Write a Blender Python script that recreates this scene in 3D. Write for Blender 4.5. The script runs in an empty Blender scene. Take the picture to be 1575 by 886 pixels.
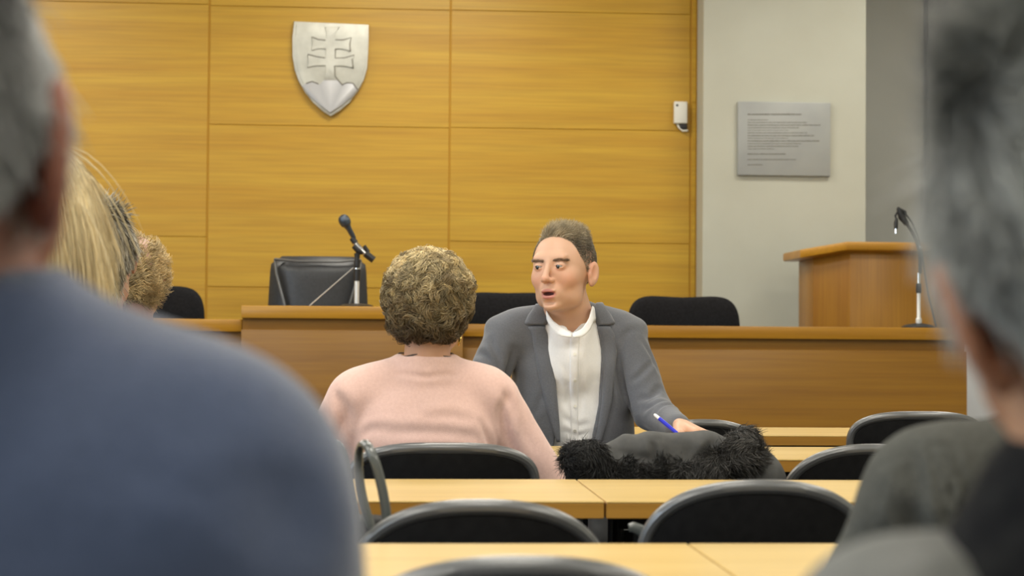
import bpy, bmesh, math, random
import numpy as np
from mathutils import Vector, Matrix
from mathutils.bvhtree import BVHTree

random.seed(4)
RNG = np.random.default_rng(4)
SC = bpy.context.scene
COL = SC.collection

# ------------------------------------------------------------------ camera
F = 2800.0; CZ = 1.026
YAW = math.radians(3.8); PIT = math.atan(79 / F); ROLL = 0.0075
CAMR = (Matrix.Rotation(-YAW, 3, 'Z') @ Matrix.Rotation(math.pi / 2 + PIT, 3, 'X') @ Matrix.Rotation(ROLL, 3, 'Z'))
cd = bpy.data.cameras.new('camera'); cam = bpy.data.objects.new('camera', cd); COL.objects.link(cam)
cam.matrix_world = Matrix.Translation((0, 0, CZ)) @ CAMR.to_4x4()
cd.sensor_width = 36; cd.lens = 36 * F / 1575; cd.clip_start = 0.05; cd.clip_end = 60
cd.dof.use_dof = True; cd.dof.focus_distance = 4.7; cd.dof.aperture_fstop = 6.0
SC.camera = cam

# ------------------------------------------------------------------ world, lamps, exposure
SC.view_settings.view_transform = 'Standard'; SC.view_settings.look = 'None'
SC.view_settings.gamma = 1; SC.view_settings.use_curve_mapping = False
SC.view_settings.exposure = 0.0
w = bpy.data.worlds.new('World'); SC.world = w; w.use_nodes = True
w.node_tree.nodes['Background'].inputs[0].default_value = (0.75, 0.85, 1, 1)
w.node_tree.nodes['Background'].inputs[1].default_value = 0.6
CEIL = 3.5
LAMPS = [(x, y) for x in (-2.4, 0.2, 2.8) for y in (-1.2, 1.3, 3.8, 6.3, 8.6)]
LAMP_W = 37.0
DAY_W = 60.0
def area(name, loc, rot, sx, sy, watts, col):
    l = bpy.data.lights.new(name, 'AREA'); l.shape = 'RECTANGLE'; l.size = sx; l.size_y = sy
    l.energy = watts; l.color = col
    o = bpy.data.objects.new(name, l); COL.objects.link(o); o.location = loc; o.rotation_euler = rot
    return o
for i, (x, y) in enumerate(LAMPS):
    area('ceiling_lamp_light', (x, y, CEIL - 0.09), (0, 0, 0), 1.15, 0.5, LAMP_W * (0.8 if x > 2 and y > 5 else 1), (1.0, 0.95, 0.84))
# daylight entering by the tall windows in the left wall
for y in (0.5, 4.0):
    area('window_daylight', (-3.92, y, 1.75), (0, math.radians(-90), 0), 1.6, 1.5, DAY_W, (0.72, 0.85, 1.0))

def P(px, py, Y):
    d = CAMR @ Vector(((px - 787.5) / F, -(py - 443) / F, -1.0))
    return Vector((0, 0, CZ)) + d * (Y / d.y)
def A(v): return np.array(v, dtype=float)

# ------------------------------------------------------------------ materials
def mat(name, base=(0.5, 0.5, 0.5), rough=0.5, metal=0.0, spec=0.5, **kw):
    m = bpy.data.materials.new(name); m.use_nodes = True
    b = m.node_tree.nodes['Principled BSDF']
    b.inputs['Base Color'].default_value = (*base, 1); b.inputs['Roughness'].default_value = rough
    b.inputs['Metallic'].default_value = metal; b.inputs['Specular IOR Level'].default_value = spec
    for k, v in kw.items(): b.inputs[k.replace('_', ' ')].default_value = v
    return m
def nd(m, t, **kw):
    n = m.node_tree.nodes.new(t)
    for k, v in kw.items(): setattr(n, k, v)
    return n
def noisy(m, c1, c2, scale=(1, 1, 1), nscale=5.0, detail=6, lo=0.35, hi=0.65, bump=0.0, coord='Object', bscale=None):
    nt = m.node_tree; L = nt.links; b = nt.nodes['Principled BSDF']
    tc = nd(m, 'ShaderNodeTexCoord'); mp = nd(m, 'ShaderNodeMapping'); mp.inputs['Scale'].default_value = scale
    nz = nd(m, 'ShaderNodeTexNoise'); nz.inputs['Scale'].default_value = nscale; nz.inputs['Detail'].default_value = detail
    cr = nd(m, 'ShaderNodeValToRGB'); cr.color_ramp.elements[0].position = lo; cr.color_ramp.elements[1].position = hi
    cr.color_ramp.elements[0].color = (*c1, 1); cr.color_ramp.elements[1].color = (*c2, 1)
    L.new(tc.outputs[coord], mp.inputs[0]); L.new(mp.outputs[0], nz.inputs[0]); L.new(nz.outputs[0], cr.inputs[0])
    L.new(cr.outputs[0], b.inputs['Base Color'])
    if bump:
        bp = nd(m, 'ShaderNodeBump'); bp.inputs['Strength'].default_value = bump; bp.inputs['Distance'].default_value = 0.002
        n2 = nz
        if bscale:
            n2 = nd(m, 'ShaderNodeTexNoise'); n2.inputs['Scale'].default_value = bscale; n2.inputs['Detail'].default_value = 3
            L.new(tc.outputs[coord], n2.inputs[0])
        L.new(n2.outputs[0], bp.inputs['Height']); L.new(bp.outputs[0], b.inputs['Normal'])
    return m
def wood(name, c1, c2, along='x', rough=0.4, fine=1.0, **kw):
    m = mat(name, c1, rough, **kw)
    sc = {'x': (0.5, 6, 11), 'z': (9, 9, 0.5)}[along]
    noisy(m, c1, c2, tuple(s * fine for s in sc), 1.0, 8, 0.33, 0.7)
    nt = m.node_tree; L = nt.links; b = nt.nodes['Principled BSDF']
    src = b.inputs['Base Color'].links[0].from_socket
    tc = nd(m, 'ShaderNodeTexCoord'); mp = nd(m, 'ShaderNodeMapping')
    mp.inputs['Scale'].default_value = {'x': (2.2, 60, 75), 'z': (80, 80, 2.5)}[along]
    nz = nd(m, 'ShaderNodeTexNoise'); nz.inputs['Scale'].default_value = 1.0; nz.inputs['Detail'].default_value = 4
    mx = nd(m, 'ShaderNodeMix', data_type='RGBA', blend_type='MULTIPLY'); mx.inputs[0].default_value = 0.36
    cr = nd(m, 'ShaderNodeValToRGB'); cr.color_ramp.elements[0].position = 0.3; cr.color_ramp.elements[1].position = 0.62
    cr.color_ramp.elements[0].color = (0.55, 0.5, 0.42, 1); cr.color_ramp.elements[1].color = (1, 1, 1, 1)
    L.new(tc.outputs['Object'], mp.inputs[0]); L.new(mp.outputs[0], nz.inputs[0]); L.new(nz.outputs[0], cr.inputs[0])
    L.new(src, mx.inputs[6]); L.new(cr.outputs[0], mx.inputs[7]); L.new(mx.outputs[2], b.inputs['Base Color'])
    return m
def attr_mat(name, rough=0.6, spec=0.3, bump=0, bscale=300, **kw):
    m = mat(name, (0.5, 0.5, 0.5), rough, spec=spec, **kw)
    a = nd(m, 'ShaderNodeVertexColor', layer_name='tint')
    L = m.node_tree.links; b = m.node_tree.nodes['Principled BSDF']
    L.new(a.outputs[0], b.inputs['Base Color'])
    if bump:
        tc = nd(m, 'ShaderNodeTexCoord'); nz = nd(m, 'ShaderNodeTexNoise'); nz.inputs['Scale'].default_value = bscale
        bp = nd(m, 'ShaderNodeBump'); bp.inputs['Strength'].default_value = bump; bp.inputs['Distance'].default_value = 0.001
        L.new(tc.outputs['Object'], nz.inputs[0]); L.new(nz.outputs[0], bp.inputs['Height']); L.new(bp.outputs[0], b.inputs['Normal'])
    return m
M = dict(
    wallwood=wood('honey_veneer', (0.50, 0.268, 0.014), (0.60, 0.362, 0.028), 'x', 0.42),
    groove=mat('groove_dark', (0.50, 0.26, 0.018), 0.7),
    benchwood=wood('bench_veneer', (0.24, 0.102, 0.006), (0.335, 0.155, 0.010), 'x', 0.35),
    benchtop=wood('bench_top_wood', (0.42, 0.19, 0.012), (0.54, 0.27, 0.025), 'x', 0.3),
    lectern=wood('lectern_veneer', (0.30, 0.125, 0.007), (0.40, 0.185, 0.011), 'z', 0.35),
    table=wood('table_veneer', (0.68, 0.47, 0.165), (0.80, 0.58, 0.24), 'x', 0.28),
    tedge=wood('table_edge_wood', (0.45, 0.22, 0.035), (0.58, 0.31, 0.06), 'x', 0.35),
    plaster=noisy(mat('cream_plaster', (0.6, 0.6, 0.5), 0.8), (0.475, 0.47, 0.39), (0.51, 0.51, 0.43), (1, 1, 1), 3, 6, .3, .7, 0.1, bscale=90),
    recess_grey=noisy(mat('recess_wall_grey', (0.4, 0.4, 0.38), 0.8), (0.40, 0.40, 0.37), (0.43, 0.43, 0.40), (1, 1, 1), 2, 4, .3, .7, 0.1, bscale=90),  # recess wall, greyer and a little darker than the pilaster
    ceilm=noisy(mat('ceiling_paint', (0.8, 0.8, 0.78), 0.9), (0.78, 0.78, 0.75), (0.82, 0.82, 0.79), (1, 1, 1), 4),
    carpet=noisy(mat('dark_carpet', (0.05, 0.05, 0.06), 0.95), (0.035, 0.036, 0.04), (0.06, 0.06, 0.065), (1, 1, 1), 120, 4, .3, .7, .4),
    black=noisy(mat('black_vinyl', (0.008, 0.008, 0.009), 0.62, spec=.12), (0.006, 0.006, 0.0065), (0.010, 0.010, 0.0105), (1, 1, 1), 60, 3, .3, .7, .15),
    piping=mat('black_gloss_rim', (0.085, 0.088, 0.09), 0.33, spec=0.9, Coat_Weight=0.5, Coat_Roughness=0.3),
    blackfab=noisy(mat('black_fabric', (0.012, 0.012, 0.014), 0.9, spec=.15), (0.009, 0.009, 0.010), (0.016, 0.016, 0.018), (1, 1, 1), 90, 3, .3, .7, .2),
    leather=noisy(mat('dark_grey_leather', (0.035, 0.037, 0.042), 0.38), (0.032, 0.034, 0.038), (0.045, 0.047, 0.052), (1, 1, 1), 70, 3, .3, .7, .3),
    tubem=mat('black_tube_metal', (0.03, 0.03, 0.03), 0.3, 0.6),
    chrome=mat('chrome', (0.75, 0.75, 0.76), 0.18, 1.0),
    satin=mat('satin_white_metal', (0.72, 0.73, 0.72), 0.3, 0.3),
    steel=noisy(mat('brushed_steel', (0.6, 0.6, 0.55), 0.5, 0.45), (0.50, 0.50, 0.45), (0.62, 0.62, 0.56), (1, 1, 1), 14, 5, .3, .7),
    steeld=mat('steel_recess', (0.42, 0.42, 0.43), 0.45, 0.5),
    enamel=mat('radiator_enamel', (0.88, 0.90, 0.95), 0.35),
    plastic=mat('white_plastic', (0.78, 0.77, 0.70), 0.4),
    blackp=mat('black_plastic', (0.015, 0.015, 0.016), 0.45),
    grille=mat('mic_grille_metal', (0.09, 0.11, 0.14), 0.35, 0.7),
    plaque=noisy(mat('plaque_board', (0.42, 0.43, 0.42), 0.35), (0.325, 0.335, 0.33), (0.36, 0.37, 0.355), (1, 1, 1), 6),
    ink=mat('plaque_ink', (0.13, 0.12, 0.09), 0.7),
    blind=noisy(mat('blind_fabric', (0.42, 0.43, 0.47), 0.8), (0.30, 0.305, 0.32), (0.34, 0.345, 0.36), (1, 1, 1), 30, 3),
    glass=mat('window_glass', (0.8, 0.85, 0.9), 0.05, Transmission_Weight=1.0),
    frame=mat('window_frame_paint', (0.6, 0.6, 0.6), 0.5),
    skin=attr_mat('skin', 0.46, 0.4, 0.3, 420, Subsurface_Weight=0.12, Subsurface_Scale=0.01, Subsurface_Radius=(1.0, 0.35, 0.2)),
    hair=attr_mat('hair', 0.5, 0.35),
    fur=attr_mat('fur', 0.7, 0.2),
    pink=noisy(mat('pink_knit', (0.75, 0.5, 0.42), 0.95, Sheen_Weight=0.4), (0.74, 0.485, 0.42), (0.80, 0.54, 0.47), (1, 1, 1), 160, 4, .3, .7, .3, bscale=520),
    suit=noisy(mat('grey_suit_wool', (0.11, 0.115, 0.13), 0.85, Sheen_Weight=0.3), (0.094, 0.099, 0.114), (0.118, 0.124, 0.141), (1, 1, 1), 260, 3, .3, .7, .3),
    shirt=noisy(mat('white_cotton', (0.82, 0.82, 0.82), 0.8), (0.80, 0.80, 0.80), (0.84, 0.84, 0.84), (1, 1, 1), 200, 3, .3, .7, .2),
    navy=noisy(mat('navy_knit', (0.03, 0.05, 0.12), 0.95, Sheen_Weight=0.6), (0.036, 0.056, 0.115), (0.048, 0.07, 0.14), (1, 1, 1), 180, 4, .3, .7, .6, bscale=400),
    greyshirt=noisy(mat('olive_grey_cotton', (0.12, 0.12, 0.105), 0.95, spec=.2), (0.062, 0.062, 0.054), (0.082, 0.082, 0.072), (1, 1, 1), 160, 4, .3, .7, .5, bscale=300),
    greycoat=noisy(mat('grey_wool', (0.15, 0.15, 0.14), 0.95, spec=.2), (0.135, 0.137, 0.128), (0.17, 0.17, 0.16), (1, 1, 1), 60, 4, .3, .7, .5),
    darkcloth=noisy(mat('black_cloth', (0.012, 0.012, 0.013), 0.95, spec=.1), (0.010, 0.010, 0.011), (0.018, 0.018, 0.018), (1, 1, 1), 80),
    coatfab=noisy(mat('charcoal_coat_fabric', (0.05, 0.05, 0.048), 0.7), (0.050, 0.050, 0.049), (0.07, 0.07, 0.068), (1, 1, 1), 40, 4, .3, .7, .4),
    trousers=noisy(mat('dark_trousers', (0.03, 0.03, 0.04), 0.9), (0.025, 0.026, 0.032), (0.04, 0.04, 0.05), (1, 1, 1), 100),
    eyewhite=mat('eye_white', (0.36, 0.32, 0.29), 0.35), iris=mat('iris_dark', (0.03, 0.03, 0.028), 0.15),
    gold=mat('gold', (0.75, 0.5, 0.12), 0.25, 1.0), beads=mat('dark_beads', (0.05, 0.03, 0.02), 0.3),
    penblue=mat('pen_blue_plastic', (0.01, 0.02, 0.62), 0.3), penwhite=mat('pen_white_plastic', (0.8, 0.82, 0.85), 0.3),
    strap=mat('grey_patent_strap', (0.09, 0.10, 0.095), 0.28, spec=0.8, Coat_Weight=0.6, Coat_Roughness=0.2),
    lampm=mat('lamp_diffuser', (0.9, 0.9, 0.88), 0.5),
)
_lb = M['lampm'].node_tree.nodes['Principled BSDF']; _lb.inputs['Emission Color'].default_value = (1, .95, .84, 1); _lb.inputs['Emission Strength'].default_value = 4

# ------------------------------------------------------------------ object helpers
def tag(o, label=None, cat=None, group=None, kind=None):
    if label: o['label'] = label
    if cat: o['category'] = cat
    if group: o['group'] = group
    if kind: o['kind'] = kind
    return o
def link(name, me, m, parent=None):
    o = bpy.data.objects.new(name, me); COL.objects.link(o)
    if m is not None and not me.materials: me.materials.append(m)
    if parent is not None:
        o.parent = parent; o.matrix_parent_inverse = parent.matrix_basis.inverted()
    return o
def empty(name, loc, rz=0.0):
    o = bpy.data.objects.new(name, None); COL.objects.link(o); o.location = loc; o.rotation_euler = (0, 0, rz)
    o.empty_display_size = 0.1
    return o
def copy_tree(o, parent=None):
    c = o.copy(); COL.objects.link(c); c.parent = parent
    for ch in list(o.children): copy_tree(ch, c)
    return c
def npmesh(name, V, Fq, smooth=True, tint=None):
    V = np.asarray(V, dtype=np.float32); me = bpy.data.meshes.new(name)
    Fq = np.asarray(Fq, dtype=np.int32); n, k = Fq.shape
    me.vertices.add(len(V)); me.vertices.foreach_set('co', V.ravel())
    me.loops.add(n * k); me.loops.foreach_set('vertex_index', Fq.ravel())
    me.polygons.add(n); me.polygons.foreach_set('loop_start', np.arange(0, n * k, k, dtype=np.int32))
    me.update(calc_edges=True)
    if smooth: me.polygons.foreach_set('use_smooth', np.ones(n, dtype=bool))
    if tint is not None:
        ca = me.color_attributes.new('tint', 'FLOAT_COLOR', 'POINT')
        t = np.ones((len(V), 4), dtype=np.float32); t[:, :3] = tint; ca.data.foreach_set('color', t.ravel())
    me.validate(); me.update()
    return me
class MB:
    """collects shapes, links them as one mesh object"""
    def __init__(s): s.bm = bmesh.new()
    def box(s, lo, hi, bev=0.0, rot=None, seg=2):
        lo = Vector(lo); hi = Vector(hi); c = (lo + hi) / 2; d = hi - lo
        r = bmesh.ops.create_cube(s.bm, size=1); vs = r['verts']
        for v in vs: v.co = Vector((v.co.x * d.x, v.co.y * d.y, v.co.z * d.z))
        if bev > 0:
            es = list({e for v in vs for e in v.link_edges})
            rb = bmesh.ops.bevel(s.bm, geom=es, offset=bev, segments=seg, profile=0.5, affect='EDGES')
            vs = list({v for f in rb['faces'] for v in f.verts} | {v for v in vs if v.is_valid})
        for v in vs:
            v.co = (rot @ v.co if rot else v.co) + c
        return s
    def tube(s, pts, r, n=12, closed=False, flat=None):
        pts = [Vector(p) for p in pts]; rs = r if hasattr(r, '__len__') else [r] * len(pts)
        rings = []; up = None
        for i, p in enumerate(pts):
            a = pts[(i - 1) % len(pts)] if (closed or i > 0) else p
            b = pts[(i + 1) % len(pts)] if (closed or i < len(pts) - 1) else p
            t = (b - a).normalized()
            if up is None:
                up = Vector((0, 0, 1)) if abs(t.z) < 0.9 else Vector((1, 0, 0))
            u = (up - t * up.dot(t)).normalized(); up = u; v = t.cross(u)
            fl = flat or (1, 1)
            rings.append([s.bm.verts.new(p + (u * math.cos(q) * fl[0] + v * math.sin(q) * fl[1]) * rs[i]) for q in [2 * math.pi * k / n for k in range(n)]])
        m = len(rings)
        for i in range(m if closed else m - 1):
            a, b = rings[i], rings[(i + 1) % m]
            for k in range(n): s.bm.faces.new((a[k], a[(k + 1) % n], b[(k + 1) % n], b[k]))
        if not closed:
            s.bm.faces.new(rings[0][::-1]); s.bm.faces.new(rings[-1])
        return s
    def lathe(s, prof, c, axis=(0, 0, 1), n=24):
        c = Vector(c); q = Vector((0, 0, 1)).rotation_difference(Vector(axis).normalized())
        rings = []
        for r, z in prof:
            rings.append([s.bm.verts.new(c + q @ Vector((max(r, 1e-4) * math.cos(2 * math.pi * k / n), max(r, 1e-4) * math.sin(2 * math.pi * k / n), z))) for k in range(n)])
        for a, b in zip(rings, rings[1:]):
            for k in range(n): s.bm.faces.new((a[k], a[(k + 1) % n], b[(k + 1) % n], b[k]))
        s.bm.faces.new(rings[0][::-1]); s.bm.faces.new(rings[-1])
        return s
    def prism(s, poly, fn, a, b, bev=0.0):
        """poly of (u,v); fn(u,v,w)->xyz; extruded from w=a to w=b"""
        n = len(poly)
        A_ = [s.bm.verts.new(fn(u, v, a)) for u, v in poly]; B_ = [s.bm.verts.new(fn(u, v, b)) for u, v in poly]
        f1 = s.bm.faces.new(A_[::-1]); f2 = s.bm.faces.new(B_)
        for k in range(n): s.bm.faces.new((A_[k], A_[(k + 1) % n], B_[(k + 1) % n], B_[k]))
        if bev: bmesh.ops.bevel(s.bm, geom=list(f2.edges) + list(f1.edges), offset=bev, segments=2, profile=0.5, affect='EDGES')
        return s
    def build(s, name, m, parent=None, smooth=30):
        bmesh.ops.recalc_face_normals(s.bm, faces=s.bm.faces)
        me = bpy.data.meshes.new(name); s.bm.to_mesh(me); s.bm.free()
        if smooth:
            me.polygons.foreach_set('use_smooth', np.ones(len(me.polygons), dtype=bool))
            try: me.set_sharp_from_angle(angle=math.radians(smooth))
            except Exception: pass
        return link(name, me, m, parent)
def struct(o): return tag(o, kind='structure')

# ------------------------------------------------------------------ implicit surfaces
def q_rot(rot):
    from mathutils import Euler
    return np.array(Euler(rot).to_matrix())
def ell(c, r, rot=None):
    c = A(c); r = A(r); Rm = q_rot(rot) if rot else None
    def f(p):
        q = p - c
        if Rm is not None: q = q @ Rm
        k0 = np.sqrt(((q / r) ** 2).sum(1)); k1 = np.sqrt(((q / (r * r)) ** 2).sum(1)) + 1e-9
        return k0 * (k0 - 1) / k1
    return f
def cap(a, b, ra, rb=None, sq=None):
    a = A(a); b = A(b); rb = ra if rb is None else rb; d = b - a; L2 = (d * d).sum()
    def f(p):
        q = p - a; t = np.clip((q @ d) / L2, 0, 1)
        w = q - t[:, None] * d
        if sq is not None: w = w / A(sq)
        return np.sqrt((w * w).sum(1)) - (ra + (rb - ra) * t)
    return f
def rbox(c, h, r, rot=None):
    c = A(c); h = A(h) - r; Rm = q_rot(rot) if rot else None
    def f(p):
        q = p - c
        if Rm is not None: q = q @ Rm
        q = np.abs(q) - h
        return np.sqrt((np.maximum(q, 0) ** 2).sum(1)) + np.minimum(q.max(1), 0) - r
    return f
def su(fs, k=0.02):
    def f(p):
        d = fs[0](p)
        for g in fs[1:]:
            e = g(p); h = np.clip(0.5 + 0.5 * (e - d) / k, 0, 1); d = e * (1 - h) + d * h - k * h * (1 - h)
        return d
    return f
def ss(f0, g, k=0.01):
    def f(p):
        d = f0(p); e = -g(p); h = np.clip(0.5 - 0.5 * (d - e) / k, 0, 1)
        return d * (1 - h) + e * h + k * h * (1 - h)
    return f
def off(f0, a): return lambda p: f0(p) - a
def inter(f0, g): return lambda p: np.maximum(f0(p), g(p))
def xf(f0, loc, rot):
    Rm = q_rot(rot); loc = A(loc)
    return lambda p: f0((p - loc) @ Rm)
def surfnet(f, lo, hi, h):
    lo = A(lo); hi = A(hi); n = (np.ceil((hi - lo) / h / 4).astype(int) + 1) * 4
    nc = n // 4
    g = [lo[i] + (np.arange(nc[i]) * 4 + 2) * h for i in range(3)]
    C = np.stack(np.meshgrid(*g, indexing='ij'), -1).reshape(-1, 3)
    fc = f(C).reshape(nc)
    near = np.abs(fc) < 4 * h * 2.4
    G = np.repeat(np.repeat(np.repeat(fc, 4, 0), 4, 1), 4, 2).astype(np.float32)
    mk = np.repeat(np.repeat(np.repeat(near, 4, 0), 4, 1), 4, 2)
    idx = np.argwhere(mk)
    for s0 in range(0, len(idx), 400000):
        ii = idx[s0:s0 + 400000]
        G[ii[:, 0], ii[:, 1], ii[:, 2]] = f(lo + ii * h)
    S = G < 0
    cs = np.zeros(np.array(G.shape) - 1, dtype=np.int8)
    for dx in (0, 1):
        for dy in (0, 1):
            for dz in (0, 1):
                cs += S[dx:S.shape[0] - 1 + dx, dy:S.shape[1] - 1 + dy, dz:S.shape[2] - 1 + dz]
    act = np.argwhere((cs > 0) & (cs < 8))
    vid = -np.ones(cs.shape, dtype=np.int64); vid[act[:, 0], act[:, 1], act[:, 2]] = np.arange(len(act))
    acc = np.zeros((len(act), 3)); cnt = np.zeros(len(act))
    cor = [(0, 0, 0), (1, 0, 0), (0, 1, 0), (1, 1, 0), (0, 0, 1), (1, 0, 1), (0, 1, 1), (1, 1, 1)]
    for a in range(8):
        for b in range(a + 1, 8):
            if bin(a ^ b).count('1') != 1: continue
            ca, cb = np.array(cor[a]), np.array(cor[b])
            ga = G[tuple((act + ca).T)]; gb = G[tuple((act + cb).T)]
            m_ = (ga < 0) != (gb < 0); t = ga / np.where(m_, ga - gb, 1)
            acc[m_] += (ca + (cb - ca) * t[:, None])[m_]; cnt[m_] += 1
    V = lo + (act + acc / cnt[:, None]) * h
    Q = []
    for ax in range(3):
        sl0 = [slice(None)] * 3; sl1 = [slice(None)] * 3; sl0[ax] = slice(0, -1); sl1[ax] = slice(1, None)
        e = np.argwhere(S[tuple(sl0)] != S[tuple(sl1)])
        u, v = (ax + 1) % 3, (ax + 2) % 3
        ok = (e[:, u] > 0) & (e[:, v] > 0) & (e[:, u] < cs.shape[u]) & (e[:, v] < cs.shape[v]); e = e[ok]
        inside = S[tuple(e.T)]
        def gv(du, dv):
            q = e.copy(); q[:, u] += du; q[:, v] += dv
            return vid[tuple(q.T)]
        q4 = np.stack([gv(-1, -1), gv(0, -1), gv(0, 0), gv(-1, 0)], 1)
        q4[~inside] = q4[~inside][:, ::-1]
        Q.append(q4)
    Q = np.concatenate(Q); Q = Q[(Q >= 0).all(1)]
    return V, Q
def vnormals(V, Q):
    n = np.zeros_like(V); fn = np.cross(V[Q[:, 2]] - V[Q[:, 0]], V[Q[:, 3]] - V[Q[:, 1]])
    for k in range(4): np.add.at(n, Q[:, k], fn)
    return n / (np.linalg.norm(n, axis=1, keepdims=True) + 1e-12)
def relax(V, Q, it=2, lam=0.5):
    E = np.concatenate([Q[:, [0, 1]], Q[:, [1, 2]], Q[:, [2, 3]], Q[:, [3, 0]]]); E = np.concatenate([E, E[:, ::-1]])
    cnt = np.bincount(E[:, 0], minlength=len(V))[:, None] + 1e-9
    for _ in range(it):
        s = np.stack([np.bincount(E[:, 0], weights=V[E[:, 1], k], minlength=len(V)) for k in range(3)], 1)
        V = V + lam * (s / cnt - V)
    return V
def seg_dist(V, pts):
    best = np.full(len(V), 9.0)
    for a, b in zip(pts, pts[1:]):
        a = A(a); b = A(b); d = b - a; t = np.clip(((V - a) @ d) / (d @ d + 1e-12), 0, 1)
        best = np.minimum(best, np.linalg.norm(V - a - t[:, None] * d, axis=1))
    return best
def crease(V, N, pts, depth, r):
    # lay the fold line on the surface, then press it in
    pp = np.array([tuple(p) for p in pts], dtype=float); sl_ = np.r_[0, np.cumsum(np.linalg.norm(np.diff(pp, axis=0), axis=1))]
    qq = np.linspace(0, sl_[-1], 16); pp = np.stack([np.interp(qq, sl_, pp[:, k]) for k in range(3)], 1)
    pp = np.array([V[np.argmin(((V - p) ** 2).sum(1))] for p in pp])
    for _ in range(2): pp[1:-1] = (pp[:-2] + 2 * pp[1:-1] + pp[2:]) / 4
    d = seg_dist(V, pp); near_ = np.flatnonzero(d < 4 * r); wt = np.zeros(len(V))
    if len(near_):
        k_ = np.argmin(((V[near_, None] - pp[None]) ** 2).sum(2), 1); wt[near_] = np.sin(math.pi * np.clip((k_ + .6) / 16.2, 0, 1)) ** .6   # fades out at both ends
    depth = depth * wt; prof = np.exp(-(d / r) ** 2) - 0.45 * np.exp(-((d - 1.9 * r) / r) ** 2)
    return V - N * (depth * prof)[:, None]
def vnoise(Pp, s, seed=0):
    """cheap smooth value noise -1..1"""
    q = Pp * s + seed * 17.3; i = np.floor(q).astype(np.int64); f = q - i; f = f * f * (3 - 2 * f); out = 0
    for dx in (0, 1):
        for dy in (0, 1):
            for dz in (0, 1):
                hsh = ((i[:, 0] + dx) * 73856093) ^ ((i[:, 1] + dy) * 19349663) ^ ((i[:, 2] + dz) * 83492791)
                hsh = (hsh ^ (hsh >> 13)) * 1274126177 & 0x7fffffff
                v = (hsh % 10007) / 5003.5 - 1
                out = out + v * np.where(dx, f[:, 0], 1 - f[:, 0]) * np.where(dy, f[:, 1], 1 - f[:, 1]) * np.where(dz, f[:, 2], 1 - f[:, 2])
    return out
def strands(paths, width, tint, name, m, parent, taper=0.25):
    """paths (N,S,3) -> three-sided tapering hairs in one mesh"""
    N_, S_, _ = paths.shape
    t = np.gradient(paths, axis=1); t /= np.linalg.norm(t, axis=2, keepdims=True) + 1e-9
    ref = RNG.normal(size=(N_, 1, 3)); u = ref - (ref * t).sum(2, keepdims=True) * t; u /= np.linalg.norm(u, axis=2, keepdims=True) + 1e-9
    v = np.cross(t, u); wv = width * (1 - (1 - taper) * np.linspace(0, 1, S_) ** 2)
    wv = wv[None, :, None] * (0.7 + 0.6 * RNG.random((N_, 1, 1)))
    V = np.stack([paths + wv * (u * math.cos(a) + v * math.sin(a)) for a in (0, 2.094, 4.189)], 2)
    V = V.reshape(-1, 3)
    base = (np.arange(N_)[:, None] * S_ + np.arange(S_ - 1)[None]).reshape(-1) * 3
    Q = np.concatenate([np.stack([base + a, base + b, base + 3 + b, base + 3 + a], 1) for a, b in ((0, 1), (1, 2), (2, 0))])
    if tint.ndim == 2: T = np.repeat(tint, S_ * 3, 0)
    else: T = np.repeat(tint.reshape(-1, 3), 3, 0)
    return link(name, npmesh(name, V, Q, True, T), m, parent)

# ================================================================== SETTING
XL, XR, YB, YF = -4.0, 4.6, -3.2, 10.0
MB().box((XL - .2, YB - .2, -0.1), (XR + .2, 11.2, 0)).build('floor', M['carpet'], smooth=0)
struct(bpy.data.objects['floor'])
struct(MB().box((XL - .2, YB - .2, CEIL), (XR + .2, 11.2, CEIL + .1)).build('ceiling', M['ceilm'], smooth=0))
lw = MB()
lw.box((XL - .15, YB, 0), (XL, 11, 0.9)).box((XL - .15, YB, 2.6), (XL, 11, CEIL))
for y0, y1 in ((YB, -.3), (1.3, 3.2), (4.8, 11)): lw.box((XL - .15, y0, .9), (XL, y1, 2.6))
struct(lw.build('wall_left', M['plaster'], smooth=0))
struct(MB().box((XR, YB, 0), (XR + .15, 11, CEIL)).build('wall_right', M['plaster'], smooth=0))
struct(MB().box((XL - .15, YB - .15, 0), (XR + .15, YB, CEIL)).build('wall_rear', M['plaster'], smooth=0))
# raised dais behind the bench
struct(MB().box((XL, 7.6, 0), (XR, 11, 0.18), 0.004).build('floor_dais', M['carpet'], smooth=0))
# wood-clad front wall
XWE = P(1071, 300, 10.0).x
wf = struct(MB().box((XL, 10.002, 0.18), (XWE + .02, 10.2, CEIL)).build('wall_front', M['groove'], smooth=0))
pm = MB()
xs = [-4.0, -3.63, -2.318, -1.004, 0.314, 1.652, XWE]
zs = [0.18, 0.914, 1.562, 2.19, 2.84, CEIL]
for i in range(len(xs) - 1):
    x0, x1 = xs[i] + (0.005 if i else 0), xs[i + 1] - 0.005
    zz = zs
    if abs(xs[i] + 2.318) < .01: zz = [0.18, 0.914, 1.572, 2.845, CEIL]
    if abs(xs[i] + 1.004) < .01: zz = [0.18, 1.3, 2.187, 2.838, CEIL]
    if i == len(xs) - 2: zz = [0.18, 2.35, CEIL]
    for z0, z1 in zip(zz, zz[1:]):
        pm.box((x0, 9.996, z0 + .0016), (x1, 10.004, z1 - .0016), 0.0012, seg=1)
struct(pm.build('trim_1', M['wallwood'], smooth=0))
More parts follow.
